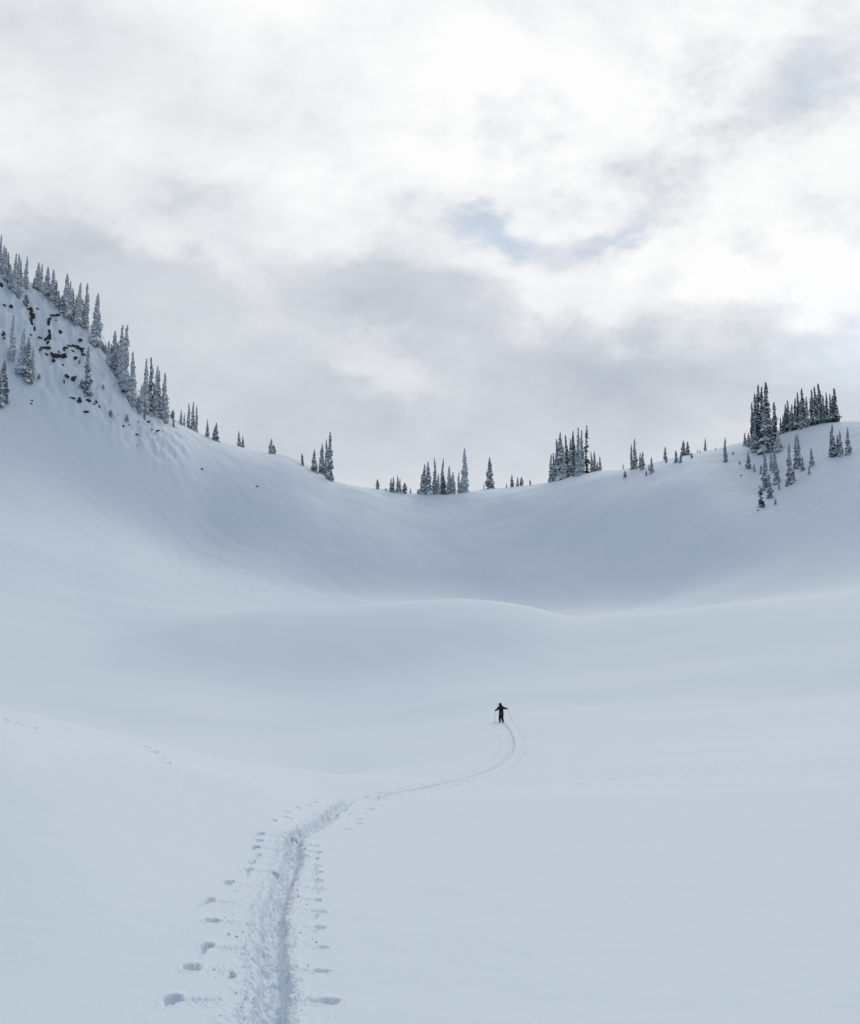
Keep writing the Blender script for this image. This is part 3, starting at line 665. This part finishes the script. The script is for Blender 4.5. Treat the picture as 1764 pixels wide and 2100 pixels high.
stand(z3, K3, [(1205, 270, 457, 32, 'mixed'), (1225, 260, 452, 32, 'mixed'), (1245, 170, 448, 46, 'mixed'), (1268, 125, 442, 62, 'mixed'), (1284, 215, 438, 50, 'white'), (1312, 145, 427, 42, 'dark'), (1335, 170, 422, 42, 'mixed'),
               (1350, 120, 418, 42, 'dark'), (1366, 200, 415, 40, 'mixed'), (1383, 95, 412, 36, 'mixed'), (1398, 250, 413, 60, 'white'), (1412, 115, 408, 36, 'mixed')],
      'tall fir of the dense clump on the rising ridge', 'dense clump on the rising ridge', 'its downhill end')
stand(z3, K3, [(1437, 80, 393, 24, 'snag')], 'bare dark spire tree at the edge of the dense ridge clump', None)
stand(z3, K3, [(1475, 255, 388, 27, 'mixed'), (1492, 250, 381, 30, 'mixed'), (1510, 325, 374, 20, 'mixed'), (1528, 280, 369, 22, 'mixed')], 'short fir trailing uphill from the dense ridge clump', 'short firs trailing from the ridge clump')
stand(z3, K3, [(1193, 430, 457, 14, 'mixed'), (1690, 380, 430, 20, 'white')], 'snow-covered shrubby sapling on the rising ridge', 'saplings on the rising ridge')
stand(z4, K4, [(160, 535, 717, 26, 'mixed'), (183, 495, 713, 36, 'mixed'), (218, 595, 703, 24, 'mixed'), (235, 590, 717, 34, 'mixed'), (298, 625, 742, 30, 'mixed')], 'slender fir of the loose group on the ribbed slope', 'loose group on the ribbed slope', 'the dense ridge clump')
stand(z4, K4, [(260, 720, 762, 16, 'mixed'), (280, 680, 722, 14, 'mixed'), (115, 730, 770, 16, 'white'), (98, 675, 692, 8, 'mixed')], 'sapling around the loose group on the ribbed slope', 'saplings on the ribbed slope')
stand(z4, K4, [(395, 550, 637, 28, 'mixed'), (402, 620, 672, 18, 'mixed')], 'fir of two set one below the other on the ribbed slope', 'two firs one below the other')
stand(z4, K4, [(472, 580, 667, 28, 'mixed'), (503, 595, 668, 22, 'mixed'), (522, 510, 613, 42, 'mixed'), (553, 515, 608, 32, 'mixed'), (580, 595, 637, 20, 'mixed')], 'small fir of the scattered five on the ribbed slope', 'scattered five on the upper slope', 'the downhill end')
stand(z4, K4, [(620, 575, 600, 8, 'mixed'), (638, 575, 600, 9, 'mixed'), (748, 560, 578, 8, 'mixed'), (872, 590, 612, 16, 'white')], 'tiny sapling on the smooth crest below the knoll', 'tiny saplings below the knoll')
stand(z4, K4, [(676, 490, 587, 20, 'mixed')], 'single thin fir on the smooth crest below the knoll', None)
stand(z4, K4, [(817, 490, 662, 30, 'mixed')], 'single tall-stemmed fir on the slope just below the smooth crest', None)
stand(z4, K4, [(955, 455, 547, 26, 'mixed'), (982, 455, 555, 36, 'mixed')], 'shorter fir at the outer foot of the great knoll clump', 'short firs at the foot of the great clump')
stand(z4, K4, [(1015, 240, 575, 46, 'dark'), (1035, 180, 578, 55, 'dark'), (1058, 120, 575, 60, 'dark'), (1080, 130, 575, 55, 'dark'), (1112, 100, 582, 82, 'dark'), (1102, 260, 592, 92, 'mixed'), (1030, 380, 590, 60, 'mixed'),
               (1150, 430, 585, 50, 'mixed'), (1175, 240, 585, 60, 'dark'), (1190, 440, 592, 50, 'white')],
      'big dark fir of the tallest knoll clump', 'tallest clump on the knoll', 'its downhill side')
stand(z4, K4, [(1210, 345, 470, 27, 'dark'), (1225, 330, 460, 27, 'dark'), (1240, 255, 452, 32, 'dark'), (1258, 225, 448, 42, 'dark'), (1275, 300, 446, 30, 'mixed'), (1292, 255, 442, 36, 'dark'), (1312, 210, 440, 38, 'dark'), (1332, 170, 432, 42, 'dark'), (1350, 240, 430, 40, 'mixed'),
               (1365, 145, 424, 52, 'dark'), (1392, 200, 418, 42, 'mixed')],
      'dark fir of the long row on the knoll crest', 'long row along the knoll crest', 'the tallest clump')
stand(z4, K4, [(1430, 150, 408, 46, 'dark'), (1450, 130, 402, 48, 'dark'), (1468, 200, 398, 40, 'mixed'), (1485, 105, 392, 56, 'dark'), (1505, 190, 390, 36, 'mixed'), (1533, 170, 388, 36, 'dark'), (1557, 180, 384, 32, 'dark')],
      'dark fir of the topmost knoll-crest group', 'topmost group on the knoll crest', 'the long crest row')
stand(z4, K4, [(1590, 140, 380, 62, 'dark')], 'full dark fir at the far end of the knoll crest row', None)
stand(z4, K4, [(980, 590, 707, 40, 'mixed'), (1100, 570, 862, 48, 'mixed'), (1130, 740, 918, 45, 'mixed'), (1140, 560, 722, 22, 'mixed'), (1165, 545, 735, 32, 'mixed'), (1180, 640, 812, 46, 'mixed')],
      'narrow fir strung down the slope below the great knoll clump', 'firs strung down below the great clump')
stand(z4, K4, [(1018, 670, 732, 18, 'mixed'), (1067, 680, 747, 18, 'mixed'), (918, 650, 682, 12, 'mixed'), (1195, 800, 858, 16, 'mixed'), (1168, 915, 967, 18, 'mixed'), (1298, 690, 800, 22, 'mixed'), (1408, 690, 753, 18, 'mixed')],
      'sapling on the slope below the knoll', 'saplings below the knoll')
stand(z4, K4, [(1072, 825, 980, 45, 'sparse', -3)], 'ragged thin-branched fir lowest on the slope below the knoll', None)
stand(z4, K4, [(1268, 530, 822, 50, 'mixed')], 'tall single fir midway between the strung firs and the shelf', None)
stand(z4, K4, [(1315, 465, 707, 36, 'mixed'), (1335, 460, 707, 40, 'mixed'), (1360, 620, 727, 28, 'mixed')], 'fir in the close three on the shelf below the knoll crest', 'close three on the shelf')
stand(z4, K4, [(1425, 560, 692, 32, 'mixed')], 'small lone fir on the shelf beside the close three', None)
stand(z4, K4, [(1562, 445, 627, 30, 'dark'), (1578, 395, 627, 40, 'dark'), (1608, 470, 622, 30, 'dark'), (1628, 435, 622, 36, 'mixed')], 'dark fir of the tight four on the shelf edge', 'tight four on the shelf edge', 'the knoll clump side')
stand(z4, K4, [(1680, 415, 612, 42, 'mixed')], 'fir standing by itself past the tight four on the shelf', None)

# ------------------------------------------------------------------ rocks showing through the snow
def rock_mesh(seed):
    r_ = random.Random(seed); bm = bmesh.new(); bmesh.ops.create_icosphere(bm, subdivisions=2, radius=0.5)
    planes = [Vector((r_.uniform(-1, 1), r_.uniform(-1, 1), r_.uniform(-1, 1))).normalized() for _ in range(11)]
    offs = [r_.uniform(0.22, 0.42) for _ in planes]
    for v in bm.verts:
        for n, o in zip(planes, offs):
            e = v.co.dot(n) - o
            if e > 0: v.co -= n * e
        v.co += Vector((r_.gauss(0, 0.025), r_.gauss(0, 0.025), r_.gauss(0, 0.025)))
    me = bpy.data.meshes.new('rock'); bm.to_mesh(me); bm.free(); return me
ROCKS = [rock_mesh(40 + k) for k in range(8)]
def normal_at(x, y, e=1.5):
    n = Vector((-(float(ground(x + e, y)) - float(ground(x - e, y))) / (2 * e), -(float(ground(x, y + e)) - float(ground(x, y - e))) / (2 * e), 1)); return n.normalized()
def rock(u, v, w_px, h_px, label, group, depth=0.8, roll=None):
    p, ok = at(u, v, 200); d = p.length; n = normal_at(p.x, p.y)
    w = w_px / FPX * d; h = h_px / FPX * d
    o = link('rock', random.choice(ROCKS), M_ROCK)
    view = -p.normalized()                      # a cliff face looks out to the valley
    out = (n * 0.6 + Vector((view.x, view.y, 0)) * 0.6).normalized()
    zax = (Vector((0, 0, 1)) - out * out.z).normalized(); xax = zax.cross(out).normalized() * -1
    rot = Matrix((xax, -out, zax)).transposed(); 
    if rot.determinant() < 0: rot = Matrix((-xax, -out, zax)).transposed()
    o.rotation_euler = (Matrix.Rotation(random.uniform(-0.35, 0.35) if roll is None else roll, 3, out) @ rot).to_euler()
    dep = depth * min(w, h) + 0.25 * max(w, h)
    o.scale = (w * 1.65, dep * 1.2, h * 1.6); o.location = p + out * dep * 0.12
    tag(o, label, 'rock', group)
def rocks(lst, label, group, k=K1 * 0.91875, conv=z1):
    for x, y, w, h in lst:
        u, v = conv(x, y)
        if w * h > 1400:                        # a broken outcrop: several blocks
            n = 3 if w * h < 3500 else 5
            for q in range(n):
                fx, fy = random.uniform(-.32, .32), (q + 0.5) / n - 0.5
                if w > h: fx, fy = fy, random.uniform(-.32, .32)
                uu, vv = conv(x + fx * w, y + fy * h); rock(uu, vv, w * k * random.uniform(.45, .75), h * k * random.uniform(.3, .6), label, group)
        else: rock(u, v, w * k, h * k, label, group)
rocks([(285, 825, 50, 60), (305, 890, 35, 100), (262, 800, 18, 25), (322, 985, 15, 45)], 'dark rock lining the steep cleft in the cliff', 'rocks in the cliff cleft')
rocks([(345, 795, 25, 12), (455, 905, 40, 50), (455, 945, 20, 18), (515, 865, 58, 36), (525, 905, 14, 12), (560, 1025, 26, 34)], 'dark rock on the upper cliff below the tree row', 'rocks on the upper cliff')
rocks([(10, 575, 25, 50), (40, 765, 20, 20), (100, 780, 28, 25), (35, 1060, 32, 55), (285, 1040, 22, 14), (380, 1078, 45, 10)], 'dark rock between the cliff-face firs and the cleft', 'rocks beside the cleft')
rocks([(455, 1050, 34, 80), (430, 1085, 28, 30), (425, 1160, 60, 42), (450, 1125, 22, 30), (435, 1232, 26, 26), (375, 1195, 18, 22)], 'dark rock in the broken upright column beside the main outcrop', 'rocks in the upright column')
rocks([(640, 1155, 60, 36), (600, 1190, 26, 36), (715, 1170, 60, 42), (770, 1190, 36, 46), (778, 1232, 34, 20),
       (685, 1196, 32, 13)], 'dark rock along the ledge running out from the main outcrop', 'rocks along the ledge')
rocks([(535, 1258, 85, 65), (500, 1287, 26, 26), (600, 1245, 44, 52), (590, 1322, 18, 18), (710, 1265, 30, 26), (480, 1230, 20, 20), (555, 1215, 20, 16)], 'blocky dark rock in the largest outcrop of the cliff', 'rocks in the largest outcrop')
rocks([(630, 1440, 34, 34), (680, 1462, 32, 36), (702, 1440, 18, 18), (600, 1482, 10, 36), (755, 1095, 32, 22)], 'dark rock in the short band under the main outcrop', 'rocks under the main outcrop')
rocks([(745, 1655, 42, 46), (830, 1658, 33, 26), (680, 1636, 36, 16), (800, 1767, 50, 16), (905, 1675, 22, 26), (930, 1716, 13, 32), (880, 1692, 22, 16), (300, 1660, 14, 14), (292, 1690, 14, 10)], 'dark rock at the snowy foot of the cliff', 'rocks at the foot of the cliff')
rocks([(1155, 1908, 24, 16), (1210, 1893, 11, 11), (1285, 1978, 30, 16), (1285, 2086, 12, 8), (1390, 1856, 22, 16), (1480, 1945, 44, 10), (1425, 1926, 14, 10), (1585, 1890, 12, 8), (1303, 1870, 10, 26), (1455, 1965, 12, 8), (1520, 1942, 12, 8)],
      'small dark stone poking through snow below the last cliff clump', 'stones below the last cliff clump')
rocks([(355, 697, 18, 10), (790, 832, 16, 8)], 'single small stone on the open sweep of the bowl wall', 'stones on the open bowl wall', K2 * 0.91875, z2)
rocks([(1045, 1008, 14, 7), (925, 762, 12, 7), (1015, 1030, 8, 5)], 'small stone on the ribbed slope below the knoll', 'stones below the knoll', K4 * 0.91875, z4)

# ------------------------------------------------------------------ the skier
def skin_mesh(name, joints, edges, sub=2):
    """joints: name -> (x, y, z, rx, ry); a Skin + Subdivision surface turned into a plain mesh"""
    names = list(joints); me = bpy.data.meshes.new(name + '_bones')
    me.from_pydata([joints[n][:3] for n in names], [(names.index(a), names.index(b)) for a, b in edges], [])
    o = bpy.data.objects.new(name + '_bones', me); COL.objects.link(o)
    sk = o.modifiers.new('skin', 'SKIN'); sk.use_smooth_shade = True
    sub_ = o.modifiers.new('sub', 'SUBSURF'); sub_.levels = sub; sub_.render_levels = sub
    for k, n in enumerate(names):
        sv_ = me.skin_vertices[0].data[k]; sv_.radius = joints[n][3:5]; sv_.use_root = (k == 0)
    dg = bpy.context.evaluated_depsgraph_get()
    out = bpy.data.meshes.new_from_object(o.evaluated_get(dg)); out.name = name
    bpy.data.objects.remove(o); bpy.data.meshes.remove(me)
    out.materials.clear()
    return out
foot, _ = at(1028, 1482, 42, 140)
print('skier', foot, foot.length)
HEAD = R(14)                                   # the skier climbs up and slightly to the left
body_j = {'pelvis': (0, -.04, .86, .13, .11), 'waist': (0, -.02, 1.02, .125, .10), 'chest': (-.01, .05, 1.24, .14, .10), 'neck': (-.02, .10, 1.44, .055, .055), 'skull0': (-.03, .13, 1.53, .075, .085), 'skull1': (-.03, .13, 1.66, .07, .08),
          'shl': (-.17, .07, 1.37, .065, .065), 'ell': (-.31, .06, 1.17, .048, .048), 'wrl': (-.38, .26, 1.08, .034, .034), 'hal': (-.395, .31, 1.06, .036, .03),
          'shr': (.16, .07, 1.37, .065, .065), 'elr': (.37, .09, 1.22, .048, .048), 'wrr': (.57, .22, 1.22, .034, .034), 'har': (.62, .25, 1.225, .036, .03),
          'hil': (-.08, -.03, .80, .095, .095), 'knl': (-.085, .15, .46, .066, .066), 'anl': (-.085, .06, .12, .05, .05), 'tol': (-.085, .20, .07, .045, .04),
          'hir': (.08, -.05, .80, .095, .095), 'knr': (.085, -.02, .45, .066, .066), 'anr': (.085, -.30, .13, .05, .05), 'tor': (.085, -.15, .07, .045, .04)}
body_e = [('pelvis', 'waist'), ('waist', 'chest'), ('chest', 'neck'), ('neck', 'skull0'), ('skull0', 'skull1'), ('chest', 'shl'), ('shl', 'ell'), ('ell', 'wrl'), ('wrl', 'hal'), ('chest', 'shr'), ('shr', 'elr'), ('elr', 'wrr'), ('wrr', 'har'),
          ('pelvis', 'hil'), ('hil', 'knl'), ('knl', 'anl'), ('anl', 'tol'), ('pelvis', 'hir'), ('hir', 'knr'), ('knr', 'anr'), ('anr', 'tor')]
person = link('person', skin_mesh('body', body_j, body_e), M_SKIN)
person.location = (foot.x, foot.y, foot.z - 0.06); person.rotation_euler = (0, 0, HEAD)
tag(person, 'person in black trousers and a dark red jacket climbing on skis', 'person')
def pick(names, grow): return {n: (*body_j[n][:3], body_j[n][3] + grow, body_j[n][4] + grow) for n in names}
def sub_edges(names): return [(a, b) for a, b in body_e if a in names and b in names]
nm = ['pelvis', 'waist', 'chest', 'neck', 'shl', 'shr']
jk = pick(nm, .05); jk['neck'] = (-.015, .09, 1.42, .085, .085); jk['hem'] = (0, -.05, .74, .175, .15)
link('jacket', skin_mesh('jacket', jk, [('pelvis', 'waist'), ('waist', 'chest'), ('chest', 'neck'), ('chest', 'shl'), ('chest', 'shr'), ('pelvis', 'hem')]), M_BLACK, person)
for sd_, mat, lab in (('l', M_BLACK, 'black sleeve'), ('r', M_RED, 'red upper sleeve')):
    sj = pick(['sh' + sd_, 'el' + sd_, 'wr' + sd_], .046)
    o = link('sleeve', skin_mesh('sleeve', sj, sub_edges(list(sj))), mat, person); o['label'] = lab
    cu = {'c0': tuple(np.array(body_j['el' + sd_][:3]) * .75 + np.array(body_j['wr' + sd_][:3]) * .25) + (.086, .086), 'c1': (*body_j['wr' + sd_][:3], .078, .078)}
    link('cuff', skin_mesh('cuff', cu, [('c0', 'c1')]), M_BLACK, o)
tj = pick(['pelvis', 'hil', 'knl', 'anl', 'hir', 'knr', 'anr'], .044)
link('trousers', skin_mesh('trousers', tj, sub_edges(list(tj))), M_BLACK, person)
hood = {'h0': (-.02, .09, 1.43, .15, .13), 'h1': (-.03, .11, 1.55, .14, .14), 'h2': (-.03, .12, 1.655, .105, .115), 'h3': (-.03, .10, 1.73, .04, .045)}
link('hood', skin_mesh('hood', hood, [('h0', 'h1'), ('h1', 'h2'), ('h2', 'h3')]), M_BLACK, person)
def face_bits():
    vs_, fs_ = [], []
    def ball(c, r, sx=1, sy=1, sz=1):
        lv, lf = lump(r, 3, 1); b = len(vs_); vs_.extend([(c[0] + v.x * sx, c[1] + v.y * sy, c[2] + v.z * sz) for v in lv]); fs_.extend([[i + b for i in f] for f in lf])
    ball((-.03, .225, 1.575), .018, .8, 1.2, 1.3); ball((-.03, .215, 1.535), .02, 1.5, .6, .4)
    ball((-.06, .212, 1.605), .013); ball((0, .212, 1.605), .013); ball((-.115, .13, 1.58), .022, .4, .8, 1.2); ball((.055, .13, 1.58), .022, .4, .8, 1.2)
    return mesh_py('face', vs_, fs_, True)
link('face', face_bits(), M_SKIN, person)
def glove(side):
    h = Vector(body_j['ha' + side][:3]); k = 1 if side == 'r' else -1
    j = {'w': (h.x - .05 * k, h.y - .05, h.z, .06, .06), 'p': (h.x, h.y, h.z, .062, .055)}; e = [('w', 'p')]
    for q in range(4):
        z = h.z + .042 - .028 * q; l = (.040, .046, .043, .034)[q]
        j[f'a{q}'] = (h.x + .02 * k, h.y + .02, z, .017, .017); j[f'b{q}'] = (h.x + .045 * k, h.y + .02 + l * .5, z, .014, .014)
        j[f'c{q}'] = (h.x + .025 * k, h.y + .03 + l, z - .003, .013, .013); j[f'd{q}'] = (h.x - .01 * k, h.y + .02 + l, z - .005, .012, .012)
        e += [('p', f'a{q}'), (f'a{q}', f'b{q}'), (f'b{q}', f'c{q}'), (f'c{q}', f'd{q}')]
    j['t0'] = (h.x - .035 * k, h.y + .01, h.z + .03, .018, .018); j['t1'] = (h.x - .04 * k, h.y + .05, h.z + .045, .014, .014); e += [('p', 't0'), ('t0', 't1')]
    return skin_mesh('glove', j, e, 1)
for s_ in 'lr': link('glove', glove(s_), M_BLACK, person)
for s_ in 'lr':
    a, t = Vector(body_j['an' + s_][:3]), Vector(body_j['to' + s_][:3])
    bj = {'k': (a.x, a.y, a.z + .16, .075, .075), 'a': (a.x, a.y - .01, a.z - .03, .07, .07), 't': (t.x, t.y + .06, t.z - .02, .055, .05)}
    link('ski_boot', skin_mesh('ski_boot', bj, [('k', 'a'), ('a', 't')]), M_BLACK, person)

def box_mesh(name, parts):
    """bevelled boxes: (centre, size)"""
    bm = bmesh.new()
    for c, s_ in parts:
        r_ = bmesh.ops.create_cube(bm, size=1.0)
        for v in r_['verts']: v.co = Vector((v.co.x * s_[0] + c[0], v.co.y * s_[1] + c[1], v.co.z * s_[2] + c[2]))
    bmesh.ops.bevel(bm, geom=bm.edges[:], offset=min(min(s_) for _, s_ in parts) * 0.25, segments=2, affect='EDGES')
    me = bpy.data.meshes.new(name); bm.to_mesh(me); bm.free(); return me
def skier_thing(name, label, cat):
    o = bpy.data.objects.new(name, None); COL.objects.link(o); o.location = person.location; o.rotation_euler = person.rotation_euler; tag(o, label, cat); o.empty_display_size = 0.2; return o
bp_ = skier_thing('backpack', 'black touring backpack with a grey lower band on the skier', 'backpack')
pj = {'p0': (0, -.17, .92, .15, .09), 'p1': (0, -.16, 1.12, .19, .12), 'p2': (-.01, -.12, 1.34, .185, .115), 'p3': (-.02, -.06, 1.50, .13, .10)}
link('pack_body', skin_mesh('pack_body', pj, [('p0', 'p1'), ('p1', 'p2'), ('p2', 'p3')]), M_BLACK, bp_)
link('lower_band', skin_mesh('lower_band', {'a': (-.175, -.12, .80, .055, .055), 'b': (0, -.20, .80, .065, .065), 'c': (.175, -.12, .80, .055, .055)}, [('a', 'b'), ('b', 'c')]), M_GREY, bp_)
for k in (-1, 1):
    link('shoulder_strap', skin_mesh('shoulder_strap', {'a': (k * .11, -.08, 1.44, .03, .02), 'b': (k * .12, .06, 1.48, .03, .02), 'c': (k * .11, .20, 1.30, .03, .02), 'd': (k * .13, .15, 1.05, .03, .02)}, [('a', 'b'), ('b', 'c'), ('c', 'd')], 1), M_BLACK, bp_)
def rod(name, a, b, r0, r1, mat, parent, n=8):
    a, b = Vector(a), Vector(b); q = (b - a).to_track_quat('Z', 'Y'); vs_, fs_ = [], []
    for c, r_ in ((a, r0), (b, r1)): vs_ += [c + q @ Vector((r_ * math.cos(6.2832 * k / n), r_ * math.sin(6.2832 * k / n), 0)) for k in range(n)]
    fs_ = [(k, (k + 1) % n, n + (k + 1) % n, n + k) for k in range(n)] + [tuple(range(n))[::-1], tuple(range(n, 2 * n))]
    return link(name, mesh_py(name, vs_, fs_), mat, parent)
ax = skier_thing('shovel_handle', 'thin handle sticking up out of the skier backpack', 'handle')
rod('shaft', (-.20, -.16, 1.30), (-.335, -.14, 1.63), .016, .016, M_METAL, ax); rod('grip', (-.37, -.14, 1.61), (-.30, -.14, 1.65), .018, .018, M_BLACK, ax)
for k, (s_, tip, lab) in enumerate((('l', (-.50, .20, -.06), 'left-hand ski pole, nearly upright, beside the skier'), ('r', (1.02, -.10, .03), 'right-hand ski pole slanting away from the red-sleeved arm'))):
    po = skier_thing('ski_pole', lab, 'ski pole'); po['group'] = 'ski poles of the skier'
    h = Vector(body_j['ha' + s_][:3]) + Vector((.012 if s_ == 'r' else -.012, .055, 0)); tip = Vector(tip); dr = (tip - h).normalized()
    rod('shaft', h, tip, .011, .007, M_METAL, po); rod('grip', h - dr * .09, h + dr * .07, .018, .017, M_BLACK, po)
    rod('basket', tip - dr * .09, tip - dr * .08, .04, .04, M_METAL, po, 12)
    rod('strap', h - dr * .08, h - dr * .02 + Vector((0, -.05, -.03)), .010, .010, M_BLACK, po)
def ski_mesh():
    n = 26; vs_, fs_ = [], []; L = 1.72
    for k in range(n + 1):
        t = k / n; y = (t - 0.46) * L
        w = 0.050 + 0.016 * (2 * t - 1) ** 2
        if t > 0.93: w *= math.sqrt(max(0.0, 1 - ((t - 0.93) / 0.07) ** 2)) * 0.98 + 0.02
        if t < 0.03: w *= 0.6 + 0.4 * t / 0.03
        z = 0.0 + (0.12 * ((t - 0.84) / 0.16) ** 2 if t > 0.84 else 0) + (0.02 * ((0.06 - t) / 0.06) ** 2 if t < 0.06 else 0)
        vs_ += [(-w, y, z), (w, y, z), (w, y, z + 0.018), (-w, y, z + 0.018)]
    for k in range(n):
        for j in range(4): fs_.append((k * 4 + j, k * 4 + (j + 1) % 4, k * 4 + 4 + (j + 1) % 4, k * 4 + 4 + j))
    fs_ += [(3, 2, 1, 0), (n * 4, n * 4 + 1, n * 4 + 2, n * 4 + 3)]
    return mesh_py('ski', vs_, fs_)
SKI = ski_mesh()
for s_, lab in (('l', 'dark touring ski under the forward boot of the skier'), ('r', 'dark touring ski under the trailing boot of the skier')):
    t = Vector(body_j['to' + s_][:3]); so_ = skier_thing('ski', lab, 'ski'); so_['group'] = 'touring skis of the skier'
    m = Matrix.Rotation(HEAD, 3, 'Z'); off = m @ Vector((t.x, t.y - .05, 0.0)); wx, wy = foot.x + off.x, foot.y + off.y
    f = m @ Vector((0, 1, 0)); slope = (float(ground(wx + f.x * .7, wy + f.y * .7)) - float(ground(wx - f.x * .7, wy - f.y * .7))) / 1.4
    so_.location = (wx, wy, person.location.z + 0.0); so_.rotation_euler = (math.atan(slope), 0, HEAD + R(14))
    link('board', SKI, M_SKI, so_)
    link('binding', box_mesh('binding', [((0, .14, .03), (.07, .07, .035)), ((0, -.16, .035), (.075, .08, .05))]), M_METAL, so_)
